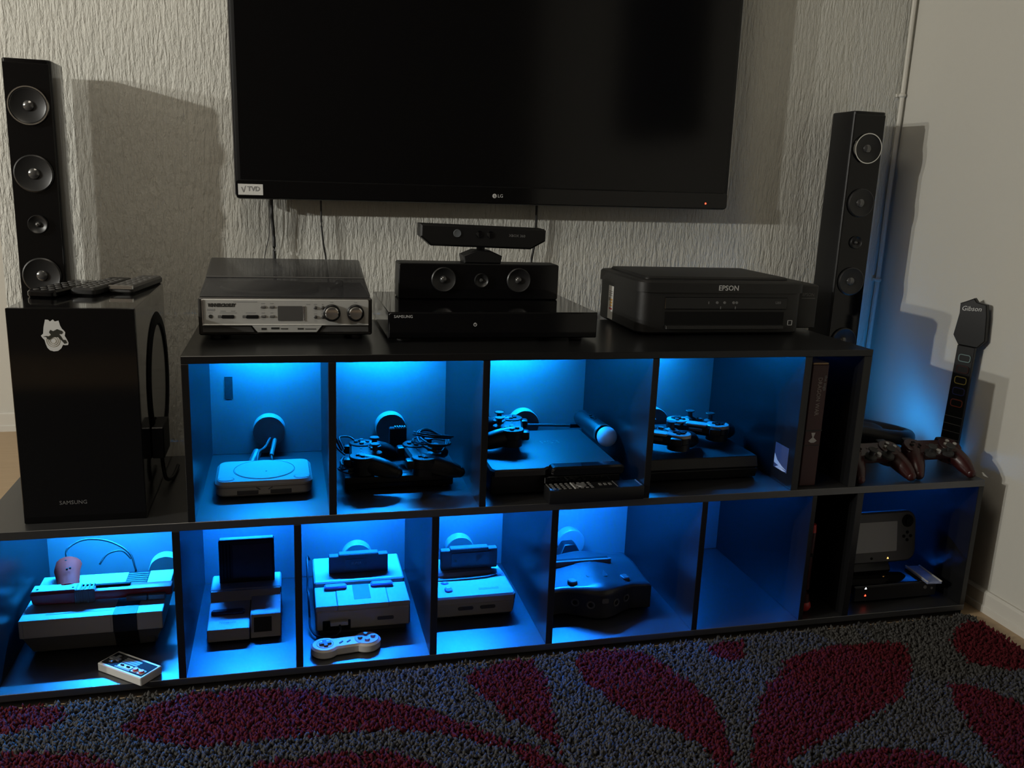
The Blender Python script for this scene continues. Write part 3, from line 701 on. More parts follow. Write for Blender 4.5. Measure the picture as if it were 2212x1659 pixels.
# ------------------------------------------------------------------ game pads
def lobes(cx, r, half):
    """outline of a two-lobed pad: two discs joined by a bar"""
    pts = []
    a0 = math.asin(min(.999, half / r))
    for k in range(25):
        a = a0 + (2 * PI - 2 * a0) * k / 24
        pts.append((-cx + r * math.cos(a), r * math.sin(a)))
    for k in range(25):
        a = -PI + a0 + (2 * PI - 2 * a0) * k / 24
        pts.append((cx + r * math.cos(a), r * math.sin(a)))
    return pts
def modern_pad(name, label, loc, rot, style, group=None, m_body=None, m_face=None):
    """x right, y away from the player, z up; resting on its grips"""
    mb = m_body or m_black; mf = m_face or m_black
    t = thing(name, label, 'game controller', loc, group=group, rot=rot)
    b = NB()
    prism(b, rrect(.150, .058, .024, 6, 0, .004), .022, .0475, .005, .008)
    for s in (-1, 1):
        tube(b, [(s * .046, .012, .034), (s * .057, -.018, .030), (s * .066, -.044, .024), (s * .071, -.066, .0175)], (.021, .0215, .0195, .0125), 12, 4)
        ball(b, .0125, (s * .071, -.066, .0175), n=12)
        cyl(b, .0265, .012, .040, 20, 0, s * .048, .005)
    body = obj('body', b, mb, t, sharp=40)
    for s in (-1, 1):
        b = NB(); lathe(b, [(.0275, .040), (.0275, .0487), (.0262, .0500), (0, .0500)], 28, T(s * .048, .006, 0)); obj('button_plate', b, mf if style != 'touch' else mat('plate_glint', (0.42, 0.42, 0.42), rough=.25), t)  # touch style: plates paled in place of the LED glint
    b = NB()
    for a in range(4):
        prism(b, [(.0025, 0), (.006, -.0042), (.0135, -.0042), (.0135, .0042), (.006, .0042)], .0495, .0530, .0008, M=T(-.048, .006, 0) @ RZ(a * PI / 2))
    obj('d_pad', b, m_rubber if style == 'cord' else m_dark, t)
    for a in range(4):
        b = NB(); cyl(b, .0050, .0495, .0540, 14, .001, .0125 * math.cos(a * PI / 2), .0125 * math.sin(a * PI / 2), M=T(.048, .006, 0)); obj('button', b, m_dgrey if style != 'red' else m_silver, t)
    for s in (-1, 1):
        b = NB(); lathe(b, [(.0155, .044), (.0150, .0490), (.0115, .0505), (.0060, .0530), (.0055, .0640), (.0105, .0655), (.0112, .0672), (.0100, .0685), (0, .0672)], 22, T(s * .0245, -.0215, 0)); obj('thumbstick', b, m_rubber, t)
        b = NB(); box(b, s * .048 - .0135, s * .048 + .0135, .026, .046, .026, .0455, .004, 2); obj('shoulder_button', b, m_black, t)
    b = NB(); lathe(b, [(0, .0525), (.006, .0525), (.0065, .0505), (.0065, .046)][::-1], 16, T(0, -.018, 0)); obj('home_button', b, m_dgrey if style != 'red' else m_print, t)
    if style == 'touch':
        b = NB(); prism(b, rrect(.050, .027, .003, 3, 0, .0175), .040, .0492, .0012); obj('touchpad', b, mat('touch_glint', (0.42, 0.42, 0.42), rough=.3), t)  # pale tone stands in for the LED reflected off the touchpad
        b = NB(); box(b, -.016, .016, .0335, .0355, .033, .040, .001); obj('light_bar', b, m_mgrey, t)
    else:
        for s in (-1, 1):
            b = NB(); prism(b, rrect(.010, .004, .001, 1, s * .012, .008), .046, .0488, .0005); obj('option_button', b, m_dgrey, t)
    return t

# ------------------------------------------------------------------ top row, cubby 1: rounded light console
c1 = thing('games_console', 'small rounded light grey console with a round disc lid', 'games console', (-.056, .117, ZT), .02)
b = NB(); prism(b, rrect(.193, .144, .022, 6, 0, .072), .004, .024, 0, .004); obj('base', b, m_lgrey, c1)
b = NB(); prism(b, rrect(.196, .147, .023, 6, 0, .072), .0245, .0355, .006, .001); obj('top_shell', b, m_lgrey, c1)
b = NB(); lathe(b, [(.0620, .0350), (.0625, .0362), (.0632, .0362), (.0638, .0350)], 48, T(0, .077, 0)); obj('lid_seam', b, m_mgrey, c1)
b = NB(); lathe(b, [(0, .0366), (.0605, .0366), (.0615, .0352), (0, .0352)][::-1], 48, T(0, .077, 0)); obj('disc_lid', b, m_lgrey, c1)
b = NB(); cyl(b, .0022, .0362, .0370, 10, cx=.004, cy=.062); obj('badge', b, m_mgrey, c1)
for sx in (-1, 1):
    b = NB(); lathe(b, [(.0155, .0350), (.0158, .0359), (.0168, .0359), (.0172, .0350)], 28, T(sx * .076, .022, 0) @ Matrix.Diagonal((1, .75, 1, 1))); obj('button_ring', b, m_mgrey, c1)
    b = NB(); lathe(b, [(0, .0366), (.0145, .0364), (.0152, .0352), (0, .0352)][::-1], 24, T(sx * .076, .022, 0) @ Matrix.Diagonal((1, .75, 1, 1))); obj('button', b, m_lgrey, c1)
    b = NB(); box(b, sx * .033 - .021, sx * .033 + .021, -.0012, .003, .0085, .0175, .0008); p = obj('controller_port', b, m_dgrey, c1)
    b = NB(); tube(b, [(sx * .016, -.0012, .0235), (sx * .008, -.0014, .0185)], .0009, 6, 1); obj('seam', b, m_mgrey, c1)
b = NB(); tube(b, [(-.075, .255, .387), (-.072, .285, .405), (-.060, .330, .402), (-.050, .385, .405), (-.047, .409, .404)], .0026, 8)
av = thing('video_cable', 'grey lead with a fat plug behind the rounded light console', 'cable')
obj('lead', b, m_gcable, av)
b = NB(); tube(b, [(-.086, .2625, .385), (-.075, .300, .401)], .0095, 12, 1); obj('plug', b, m_gcable, av)
b = NB(); tube(b, [(-.036, .404, .404), (-.041, .372, .392), (-.046, .345, .378)], .0052, 10, 2)
pw = thing('power_cable', 'short grey power lead under the round wall cap, first cubby', 'cable')
obj('plug', b, m_gcable, pw)
b = NB(); tube(b, [(-.046, .345, .378), (-.042, .310, .369), (-.038, .272, .369)], .0018, 8, 4); obj('lead', b, m_gcable, pw)
b = NB(); box(b, -.058, -.048, .398, .409, .390, .397, .001); tag(obj('cable_clip', b, m_amber, None), 'small tan clip under the round wall cap, first cubby', 'clip')

# ------------------------------------------------------------------ cubby 2: slim black console, two corded pads, black adapter
c2 = thing('games_console', 'slim black console buried under two corded controllers', 'games console', (.2245, .128, ZT))
b = NB(); box(b, -.117, .117, .002, .152, .004, .0305, .003, 2); obj('body', b, m_black, c2)
b = NB(); box(b, -.112, .112, 0, .004, .008, .017, .001); obj('front_slot', b, m_gloss, c2)
b = NB(); lathe(b, [(.058, .0300), (.0585, .0312), (.0592, .0312), (.0598, .0300)], 40, T(.01, .078, 0)); obj('lid_seam', b, m_dgrey, c2)
for sx in (-.10, .10):
    for sy in (.015, .138):
        b = NB(); cyl(b, .006, 0, .0042, 10, cx=sx, cy=sy); obj('foot', b, m_rubber, c2)
ZP = ZT + .0306
def loops(bm, c, n, r, seed, M=I4):
    """a few slack, unevenly tilted turns of thin cord"""
    rr = random.Random(seed); pts = []
    for k in range(n):
        ax = Matrix.Rotation(rr.uniform(-.28, .28), 3, 'X') @ Matrix.Rotation(rr.uniform(-.28, .28), 3, 'Y')
        ra, rb = r * rr.uniform(.8, 1.15), r * rr.uniform(.55, .85)
        for q in range(8):
            a = 2 * PI * q / 8 + seed
            v = ax @ Vector((ra * math.cos(a), rb * math.sin(a), .004 * k + .002 * q / 8)); v.z = max(v.z, -.010)
            pts.append((c[0] + v.x + rr.uniform(-.003, .003), c[1] + v.y + rr.uniform(-.003, .003), c[2] + v.z))
    tube(bm, pts, .0021, 6, 4, M=M)
pa = modern_pad('game_controller', 'corded black controller at the left on the slim console', (.1545, .186, ZP - .0042), (0.0, 0.0, PI / 2 - .06), 'cord', 'corded controllers on the slim console')
b = NB(); tube(b, [(0, .040, .034), (.012, .060, .05), (.03, .066, .072), (.045, .058, .05), (.05, .05, .03)], .0022, 7)
tube(b, [(.03, .045, .04), (.05, .055, .06), (.065, .035, .058), (.06, .02, .05)], .0022, 7)
obj('cord', b, m_cable, pa)
pbm = NB(); loops(pbm, (-.040, .036, .020), 4, .026, 3); obj('cord_coil', pbm, m_cable, pa)
pb = modern_pad('game_controller', 'corded black controller at the right, under a loop of cord', (.277, .164, ZP - .0042), (0.0, 0.0, PI / 2 + .08), 'cord', 'corded controllers on the slim console')
pbm = NB(); loops(pbm, (.020, -.026, .060), 5, .052, 5); obj('cord_coil', pbm, m_cable, pb)
ad = thing('memory_adapter', 'upright square black adapter between the two corded controllers', 'adapter', (.237, .268, ZP))
b = NB(); box(b, -.0195, .0195, 0, .016, .0003, .066, .002); obj('body', b, m_black, ad)
for k in range(5):
    b = NB(); box(b, -.008 + k * .0055, -.0045 + k * .0055, .002, .014, .0655, .0685, .0006); obj('contact', b, m_mgrey, ad)

# ------------------------------------------------------------------ cubby 3: curved black console, pad, motion wand, remote
c3 = thing('games_console', 'wide black console with a rounded front lip, a motion wand on top', 'games console', (.552, .037, ZT))
b = NB(); box(b, -.143, .143, .020, .290, .004, .050, .004, 2); obj('body', b, m_black, c3)
b = NB(); prism(b, [(-.147, .012), (-.140, 0), (-.030, 0), (-.020, .010), (.10, .010), (.135, .014), (.143, .035), (.143, .288), (-.147, .288)], .050, .0646, .004, 0); obj('top_shell', b, mat('satin_black', (0.016, 0.016, 0.0165), rough=0.5, scale=400, bump=.08), c3)
b = NB(); prism(b, rrect(.166, .022, .010, 5, .064, .0585), -.016, .012, .004, M=FRONT); obj('front_lip', b, m_gloss, c3)
b = NB(); box(b, -.030, .140, -.0005, .010, .030, .0445, .001); obj('disc_slot', b, m_gloss, c3)
b = NB(); box(b, -.022, .138, -.0012, 0, .0445, .0455); obj('trim_line', b, m_silver_dk, c3)
b = NB(); box(b, .055, .062, -.0018, -.0008, .0458, .0472); obj('eject_mark', b, m_print, c3)
text('lettering', 'PS3', .034, c3, (.035, .185, .0648), m_dgrey, rot=(0, 0, .05))
for sx in (-.12, .12):
    for sy in (.04, .26):
        b = NB(); cyl(b, .008, 0, .0042, 10, cx=sx, cy=sy); obj('foot', b, m_rubber, c3)
ZC3 = ZT + .0647
pc = modern_pad('game_controller', 'cordless black controller resting on the console beside the wand', (.485, .222, ZC3 + .0005), (0, 0, -PI / 2 - .22), 'cord')
b = NB(); tube(b, [(.505, .352, ZC3 + .006), (.56, .352, ZC3 + .006), (.64, .340, ZC3 + .006), (.672, .336, ZC3 + .006)], .0035, 8)
u = thing('charging_lead', 'black charging lead lying behind the cordless controller', 'cable')
obj('lead', b, m_cable, u)
b = NB(); box(b, .670, .698, .329, .341, ZC3 + .001, ZC3 + .011, .001); pg = obj('plug', b, m_black, u)
b = NB(); box(b, .698, .710, .3305, .3395, ZC3 + .003, ZC3 + .009); obj('plug_tip', b, m_chrome, pg)
mv = thing('motion_wand', 'black motion wand with a pale round ball lying on the console', 'game controller', (.7080, .2035, ZC3), 0.03)
b = NB(); lathe(b, [(0, -.150), (.012, -.1495), (.0185, -.145), (.0205, -.135), (.0225, -.060), (.0235, -.010), (.0220, .004), (.016, .010), (0, .010)], 28, T(0, 0, .0237) @ FRONT @ T(0, 0, 0)); obj('handle', b, m_black, mv)
b = NB(); ball(b, .0235, (0, -.030, .0237), n=28); obj('ball', b, m_ball, mv)
b = NB(); lathe(b, [(.0225, .002), (.0240, .006), (.0225, .012)], 28, T(0, 0, .0237) @ FRONT); obj('collar', b, m_dgrey, mv)
for y, r in ((.058, .007), (.075, .004), (.045, .004)):
    b = NB(); cyl(b, r, .0455, .0478, 14, .001, -.002, y); obj('button', b, m_dark, mv)

RH = .012
rc = thing('remote_control', 'long black many-buttoned remote in front of the curved console', 'remote', (.626, .047, ZT), .018)
rc.location = (.626, .0125, ZT)
b = NB(); box(b, -.107, .107, -.022, .022, .0003, .0195 + RH, .003, 2); obj('body', b, m_black, rc)
for i in range(8):
    for j in range(4):
        x = -.094 + i * .0115 + (.004 if i > 3 else 0); y = -.0145 + j * .0096
        if i in (5, 6) and j in (1, 2): continue
        b = NB(); box(b, x - .003, x + .003, y - .0028, y + .0028, .0192 + RH, .0212 + RH, .0007); obj('button', b, m_mgrey, rc)
b = NB(); lathe(b, [(0, .0215), (.004, .0222), (.010, .0222), (.0115, .0205), (.0115, .019)][::-1], 22, T(-.030, 0, RH)); obj('navigation_ring', b, m_silver_dk, rc)
for j, mm in enumerate((m_red, m_silver, m_amber, m_navy)):
    y = -.0145 + j * .0096
    b = NB(); box(b, -.0505, -.0475, y - .0035, y + .0035, .0192 + RH, .0215 + RH, .0005); obj('colour_button', b, m_silver, rc)
for i in range(3):
    b = NB(); box(b, .010 + i * .011, .016 + i * .011, -.006, .006, .0192 + RH, .0210 + RH, .0006); obj('transport_button', b, m_mgrey, rc)
b = NB(); box(b, .100, .102, -.018, .018, .0193 + RH, .0204 + RH); box(b, .046, .0475, -.018, .018, .0193 + RH, .0204 + RH); box(b, -.104, -.1015, -.019, .019, .0193 + RH, .0204 + RH); obj('trim_line', b, m_silver_dk, rc)

# ------------------------------------------------------------------ cubby 4: layered dark console with two pads
c4 = thing('games_console', 'layered dark slab console carrying two touchpad controllers', 'games console', (.915, .085, ZT))
b = NB(); hexa(b, [(-.137, .006, .004), (.139, .006, .004), (.139, .290, .004), (-.137, .290, .004), (-.137, 0, .0265), (.141, 0, .0265), (.139, .292, .0265), (-.137, .292, .0265)], .0015); obj('lower_slab', b, m_black, c4)
b = NB(); hexa(b, [(-.137, .002, .0295), (.141, .002, .0295), (.139, .292, .0295), (-.137, .292, .0295), (-.137, .006, .0550), (.139, .006, .0550), (.137, .290, .0550), (-.137, .290, .0550)], .0015); obj('upper_slab', b, mat('satin_black', (0.016, 0.016, 0.0165)), c4)
b = NB(); box(b, -.135, .137, .005, .288, .0262, .0298); obj('gap_core', b, m_dark, c4)
for sx in (-.11, .11):
    for sy in (.03, .26):
        b = NB(); cyl(b, .008, 0, .0045, 10, cx=sx, cy=sy); obj('foot', b, m_rubber, c4)
ZC4 = ZT + .0552
p4 = modern_pad('game_controller', 'touchpad controller further right and back on the layered console', (.962, .222, ZC4 + .0005), (0, 0, PI - .62), 'touch', 'touchpad controllers on the layered console')
p5 = dup(p4, (.832, .158, ZC4 + .0005), (0, 0, PI - .62), 'touchpad controller partly hidden behind the left divider', 'touchpad controllers on the layered console')

# ------------------------------------------------------------------ cubby 5: books
bk = thing('book', 'thick maroon hardback with pale lettering down its spine', 'book', (1.148, .022, ZT))
b = NB(); box(b, -.0212, .0212, 0, .19, .0003, .2860, .002); obj('cover', b, m_maroon, bk)
b = NB(); box(b, -.0195, .0195, .001, .185, .2855, .2895, .0008); obj('page_edge', b, m_gold, bk)
text('lettering', 'DRAGON WAR', .0150, bk, (.001, -.0004, .212), mat('spine_ink', (0.30, 0.26, 0.24), rough=.6), rot=(PI / 2, PI / 2, 0), xs=.85)
text('lettering', 'the saga', .0110, bk, (.0150, -.0004, .243), m_inkgrey, rot=(PI / 2, PI / 2, 0))
b = NB(); prism(b, [(-.0052, .1275), (.0052, .1275), (.0015, .1165), (.0105, .1085), (.004, .104), (-.004, .104), (-.0105, .1085), (-.0015, .1165)], 0, .0006, M=FRONT); obj('spine_emblem', b, m_print, bk)
b = NB(); box(b, -.0214, .0214, -.0006, .001, .131, .134); box(b, -.0214, .0214, -.0006, .001, .097, .0985); obj('spine_band', b, m_ink, bk)
bk2 = thing('book', 'tall navy book standing behind the maroon hardback', 'book', (1.142, .235, ZT))
b = NB(); box(b, -.026, .026, 0, .15, .0003, .297, .002); obj('cover', b, m_navy, bk2)
b = NB(); box(b, -.023, .023, .002, .146, .2965, .299, .0005); obj('page_edge', b, m_lgrey, bk2)

# ------------------------------------------------------------------ bottom row, cubby 1: front-loading console, light gun, rectangular pad
n1 = thing('games_console', 'boxy two-tone grey front-loading console below the light gun', 'games console', (-.403, .126, ZB))
b = NB(); hexa(b, [(-.118, .022, .004), (.118, .022, .004), (.118, .20, .004), (-.118, .20, .004), (-.134, .006, .046), (.134, .006, .046), (.134, .204, .046), (-.134, .204, .046)], .0015); obj('lower_shell', b, m_mgrey, n1)
b = NB(); box(b, -.136, .136, 0, .206, .0462, .085, .0015); us = obj('upper_shell', b, m_lgrey, n1)
b = NB(); box(b, .040, .086, -.0014, .205, .0458, .0860, .0006); hexa(b, [(.040, .021, .0045), (.086, .021, .0045), (.086, .030, .0045), (.040, .030, .0045), (.040, .0045, .0458), (.086, .0045, .0458), (.086, .02, .0458), (.040, .02, .0458)]); obj('dark_band', b, m_black, n1)
b = NB()
for k in range(9): box(b, .042, .084, .110 + k * .010, .115 + k * .010, .0858, .0868)
obj('vent_slat', b, m_dgrey, n1)
b = NB(); box(b, -.128, .036, -.0008, .001, .050, .081, .0006); dr = obj('cartridge_door', b, m_lgrey, n1)
b = NB(); box(b, -.090, .036, .022, .0232, .0848, .0854); obj('lid_seam', b, m_mgrey, n1)
b = NB(); prism(b, rrect(.016, .030, .004, 3, .108, .025), -.016, -.0145, M=FRONT); obj('controller_port', b, m_dgrey, n1)
for sx in (-.10, .10):
    for sy in (.035, .18):
        b = NB(); cyl(b, .008, 0, .0045, 10, cx=sx, cy=sy); obj('foot', b, m_rubber, n1)
ZN = ZB + .0853
gu = thing('light_gun', 'orange and dark red toy light gun lying across the grey console', 'toy gun', (-.394, .205, ZN))
b = NB(); hexa(b, [(-.132, -.018, .0015), (-.04, -.020, .0015), (-.04, .016, .0015), (-.132, .016, .0015), (-.140, -.018, .0285), (-.04, -.020, .0310), (-.04, .016, .0310), (-.128, .016, .0310)], .004); obj('receiver', b, m_gunred, gu)
b = NB(); box(b, -.0395, .140, -.020, .010, .006, .028, .005, 2); obj('barrel', b, m_gunred, gu)
b = NB(); box(b, -.134, -.042, -.0165, .014, .0308, .0330, .001); obj('top_plate', b, mat('pale_grey_blue', (0.42, 0.42, 0.44)), gu)
b = NB(); box(b, -.040, .055, -.004, .006, .0275, .0325, .001); obj('sight_rail', b, m_dark, gu)
b = NB(); box(b, -.052, -.012, -.0215, .008, .003, .0325, .002)
for k in range(5): box(b, -.051 + k * .008, -.047 + k * .008, -.0225, .008, .003, .0340, .0008)
obj('ribbed_collar', b, m_mgrey, gu)
for x0, x1 in ((.050, .090), (.093, .127)):
    b = NB(); box(b, x0, x1, -.030, -.0195, .003, .0155, .0015); obj('lower_rail', b, m_mgrey, gu)
b = NB(); tube(b, [(-.070, .010, .020), (-.078, .050, .023), (-.088, .090, .029), (-.091, .118, .030)], (.021, .022, .026, .027), 14, 4, .75); ball(b, .026, (-.091, .118, .030), (1, .5, .75), 16); obj('grip', b, m_orange, gu)
for x, y in ((-.092, .100), (-.080, .055), (-.075, .060)):
    b = NB(); cyl(b, .0022, .046, .0495, 10, cx=x, cy=y); obj('screw', b, m_dark, gu)
for x in (-.124, -.056):
    b = NB(); cyl(b, .0025, .0325, .0336, 10, cx=x, cy=-.006); obj('screw', b, m_dark, gu)
b = NB(); tube(b, [(-.094, .122, .040), (-.096, .135, .060), (-.066, .155, .072), (-.015, .155, .066), (.03, .140, .042), (.045, .120, .012), (.046, .118, .0035)], .0024, 8); obj('cord', b, m_cable, gu)
b = NB(); tube(b, [(-.035, .150, .012), (-.02, .165, .030), (.01, .170, .034), (.03, .165, .015)], .0022, 8); obj('cord_loop', b, m_cable, gu)

np_ = thing('rectangular_gamepad', 'flat rectangular pale controller overhanging the front of the first cubby', 'game controller', (-.3205, .0415, ZB), math.radians(-39.4))
b = NB(); box(b, -.0590, .0590, -.0265, .0265, .0004, .0180, .0015); obj('body', b, m_white, np_)
b = NB(); prism(b, rrect(.110, .042, .002, 2, 0, -.0005), .0178, .0186, .0003); fp2 = obj('face_plate', b, m_dark, np_)
b = NB(); prism(b, [(-.0045, -.0130), (.0045, -.0130), (.0045, -.0045), (.0130, -.0045), (.0130, .0045), (.0045, .0045), (.0045, .0130), (-.0045, .0130), (-.0045, .0045), (-.0130, .0045), (-.0130, -.0045), (-.0045, -.0045)], .0186, .0215, .0008, M=T(-.037, -.001, 0)); obj('d_pad', b, m_dgrey, np_)
b = NB(); 
for y in (.0125, .0065, .0005): prism(b, rrect(.040, .0045, .0015, 2, 0, y), .0186, .0190)
prism(b, rrect(.040, .0035, .001, 2, 0, -.0185), .0186, .0190); obj('grey_stripe', b, m_mgrey, np_)
b = NB(); prism(b, rrect(.034, .0115, .002, 2, 0, -.0105), .0186, .0192); sb = obj('button_field', b, m_lgrey, np_)
for x in (-.008, .008):
    b = NB(); prism(b, rrect(.009, .0042, .002, 2, x, -.0105), .0192, .0212, .0006); obj('menu_button', b, m_dark, np_)
for x in (.028, .044):
    b = NB(); prism(b, rrect(.0145, .0145, .002, 2, x, -.0105), .0186, .0191); obj('button_field', b, m_lgrey, np_)
    b = NB(); lathe(b, [(0, .0222), (.0045, .0226), (.0055, .0212), (.0055, .019)][::-1], 18, T(x, -.0105, 0)); obj('button', b, m_red, np_)

# ------------------------------------------------------------------ cubby 2: small top-loading console with a tall cartridge
n2 = thing('games_console', 'small sloped console with a tall black cartridge standing in it', 'games console', (-.105, .122, ZB))
b = NB(); hexa(b, [(-.076, .003, .004), (.010, .003, .004), (.010, .110, .004), (-.076, .110, .004), (-.076, 0, .033), (.010, 0, .033), (.010, .110, .052), (-.076, .110, .052)], .0015); obj('left_deck', b, m_lgrey, n2)
b = NB(); hexa(b, [(.012, .006, .004), (.076, .006, .004), (.076, .110, .004), (.012, .110, .004), (.012, .026, .050), (.076, .026, .050), (.076, .110, .058), (.012, .110, .058)], .0015); obj('right_block', b, m_lgrey, n2)
b = NB(); box(b, -.076, .076, .110, .188, .004, .072, .003); obj('rear_housing', b, m_lgrey, n2)
b = NB(); hexa(b, [(-.074, .096, .050), (.074, .096, .050), (.074, .112, .050), (-.074, .112, .050), (-.074, .106, .070), (.074, .106, .070), (.074, .112, .070), (-.074, .112, .070)]); obj('rear_slope', b, m_lgrey, n2)
b = NB(); prism(b, rrect(.070, .016, .006, 3, -.036, .056), .040, .050, .003); obj('red_button', b, m_dred, n2)
b = NB(); MB2 = T(0, .026 - .0011, 0)
hexa(b, [(.019, .0100, .016), (.056, .0100, .016), (.056, .0120, .016), (.019, .0120, .016), (.019, .0225, .044), (.056, .0225, .044), (.056, .0245, .044), (.019, .0245, .044)]); obj('controller_port', b, m_black, n2)
for sx in (-.06, .06):
    for sy in (.02, .17):
        b = NB(); cyl(b, .006, 0, .0045, 10, cx=sx, cy=sy); obj('foot', b, m_rubber, n2)
b = NB(); box(b, -.050, .052, .030, .0302, .0385, .0387); 
text('lettering', 'Nintendo', .009, n2, (-.035, .022, .0385), m_inkgrey, rot=(.173, 0, 0))
k2 = thing('game_cartridge', 'tall black cartridge standing in the small sloped console', 'game cartridge', (-.103, .262, ZB + .0722))
b = NB(); box(b, -.060, .060, 0, .017, .0005, .103, .0015); obj('shell', b, m_black, k2)
b = NB(); box(b, -.030, .054, -.0006, .0005, .012, .092); obj('label', b, mat('cartridge_label', (0.018, 0.018, 0.022), rough=.3, var=.6, scale=45), k2)
b = NB(); box(b, -.058, .058, .001, .016, .1025, .1055, .001); obj('top_lip', b, m_mgrey, k2)
for x in (-.052, -.045, -.038):
    b = NB(); box(b, x, x + .003, -.0006, .0005, .010, .095); obj('grip_ridge', b, m_dark, k2)

# ------------------------------------------------------------------ cubby 3: grey console with lilac switches, cartridge, two-lobed pad
n3 = thing('games_console', 'grey console with two lilac sliding switches on top', 'games console', (.1465, .118, ZB))
b = NB(); box(b, -.1025, .1025, 0, .242, .012, .058, .003); obj('body', b, m_lgrey, n3)
b = NB(); box(b, -.094, .094, .010, .235, .0004, .0125); obj('foot_plinth', b, m_dgrey, n3)
b = NB(); box(b, -.1025, -.056, .001, .098, .0582, .0690, .0015); obj('front_deck', b, m_lgrey, n3)
b = NB(); box(b, .056, .1025, .001, .098, .0582, .0690, .0015); obj('front_deck', b, m_lgrey, n3)
b = NB(); box(b, -.0555, .0555, -.0015, .098, .0582, .0700, .0015); obj('middle_deck', b, m_lgrey, n3)
b = NB(); box(b, -.0185, .0185, .0250, .0960, .0697, .0706); obj('deck_panel', b, m_mgrey, n3)
b = NB(); box(b, -.1025, .1025, .106, .242, .0582, .0760, .003); obj('rear_deck', b, m_lgrey, n3)
for s in (-1, 1):
    b = NB(); prism(b, rrect(.050, .020, .005, 3, s * .048 - .008 + (.008 if s > 0 else 0), .086), .0700, .0775, .003); obj('slide_switch', b, m_lilac, n3)
b = NB(); box(b, -.088, -.028, -.0016, .001, .0125, .036, .001); p = obj('controller_port', b, m_black, n3)
b = NB(); box(b, -.072, -.034, -.013, -.0012, .0285, .0375, .001); pl2 = obj('plugged_connector', b, m_lgrey, n3)
b = NB(); tube(b, [(-.052, -.012, .030), (-.052, -.026, .022), (-.070, -.024, .010), (-.100, -.010, .008), (-.1135, .02, .012), (-.1145, .05, .020)], .0026, 8); obj('cord', b, m_cable, n3)
b = NB(); tube(b, [(-.1145, .05, .020), (-.116, .09, .06), (-.117, .13, .045), (-.116, .16, .075), (-.1165, .20, .10), (-.110, .24, .075)], .0024, 8); obj('cord_loop', b, m_cable, n3)
b = NB(); prism(b, rrect(.036, .008, .003, 3, .048, .033), 0, .0014, M=FRONT); obj('front_slot', b, m_dgrey, n3)
k3 = thing('game_cartridge', 'wide dark cartridge standing in the console with lilac switches', 'game cartridge', (.147, .262, ZB + .0762))
b = NB(); box(b, -.068, .068, 0, .019, .0005, .044, .0015); box(b, -.046, .046, -.001, .020, .040, .0485, .002); obj('shell', b, m_dgrey, k3)
b = NB(); box(b, -.030, .018, -.0017, 0, .012, .036); lb = obj('label', b, mat('cartridge_label_b', (0.05, 0.05, 0.055), rough=.3, var=.5, scale=70), k3)
text('lettering', 'SUPER', .0085, lb, (-.006, -.0022, .026), m_inkgrey, shear=.2)
p3 = thing('lobed_gamepad', 'pale two-lobed controller in front of the lilac-switch console', 'game controller', (.1045, .052, ZB), .125)
b = NB(); prism(b, lobes(.044, .0295, .0205), .0004, .0215, .004, .004); obj('body', b, m_white, p3)
b = NB(); lathe(b, [(0, .0226), (.0245, .0226), (.0258, .0212), (0, .0212)][::-1], 32, T(.044, 0, 0)); obj('button_plate', b, mat('blue_grey_plastic', (0.28, 0.28, 0.33)), p3)
b = NB(); lathe(b, [(.0165, .0213), (.0168, .0221), (.0175, .0221), (.0178, .0213)], 28, T(-.044, 0, 0)); obj('d_pad_ring', b, m_mgrey, p3)
b = NB(); prism(b, [(-.004, -.0125), (.004, -.0125), (.004, -.004), (.0125, -.004), (.0125, .004), (.004, .004), (.004, .0125), (-.004, .0125), (-.004, .004), (-.0125, .004), (-.0125, -.004), (-.004, -.004)], .0215, .0255, .0008, M=T(-.044, -.001, 0)); obj('d_pad', b, m_dgrey, p3)
for x, y, mm in ((.044, .0125, m_mgrey), (.0575, .001, m_lilac), (.030, .001, m_mgrey), (.043, -.0115, m_lilac)):
    b = NB(); lathe(b, [(0, .0272), (.0045, .0268), (.0054, .0250), (.0054, .022)][::-1], 18, T(x, y, 0)); obj('button', b, mm, p3)
for x in (-.011, .005):
    b = NB(); prism(b, rrect(.0115, .0042, .002, 3), .0213, .0232, .0006, M=T(x, -.003, 0) @ RZ(.7)); obj('menu_button', b, m_dgrey, p3)
b = NB(); tube(b, [(-.006, .020, .011), (-.006, .034, .009), (-.010, .048, .005)], .0030, 8); obj('cord', b, m_dgrey, p3)

# ------------------------------------------------------------------ cubby 4: compact console with cartridge
n4 = thing('games_console', 'compact rounded grey console with an oval purple button', 'games console', (.398, .139, ZB))
b = NB(); hexa(b, [(-.094, .006, .004), (.096, .006, .004), (.086, .208, .004), (-.086, .208, .004), (-.099, .001, .040), (.099, .001, .040), (.092, .212, .040), (-.092, .212, .040)], .004); obj('lower_shell', b, m_lgrey, n4)
b = NB(); prism(b, [(-.1005, .010), (-.094, 0), (.094, 0), (.1005, .010), (.098, .12), (.088, .19), (.070, .212), (-.070, .212), (-.088, .19), (-.098, .12)], .0402, .0570, .004); obj('top_shell', b, m_lgrey, n4)
b = NB(); prism(b, rrect(.165, .070, .012, 4, -.012, .140), .0570, .0660, .005); obj('slot_mound', b, m_lgrey, n4)
b = NB(); tube(b, [(-.096, .094, .056), (-.06, .088, .057), (0, .086, .058), (.05, .090, .058), (.074, .098, .058)], .0040, 8); obj('curved_lip', b, m_mgrey, n4)
b = NB(); prism(b, rrect(.018, .024, .008, 4, -.052, .038), .0568, .0610, .002); o = obj('eject_button', b, m_lilac, n4)
b = NB(); prism(b, rrect(.010, .011, .004, 4, -.052, .042), .0610, .0622, .0005); obj('button_inlay', b, m_lgrey, o)
b = NB(); ball(b, .010, (-.055, .074, .056), (1, .8, .5), 14); obj('power_button', b, m_lilac, n4)
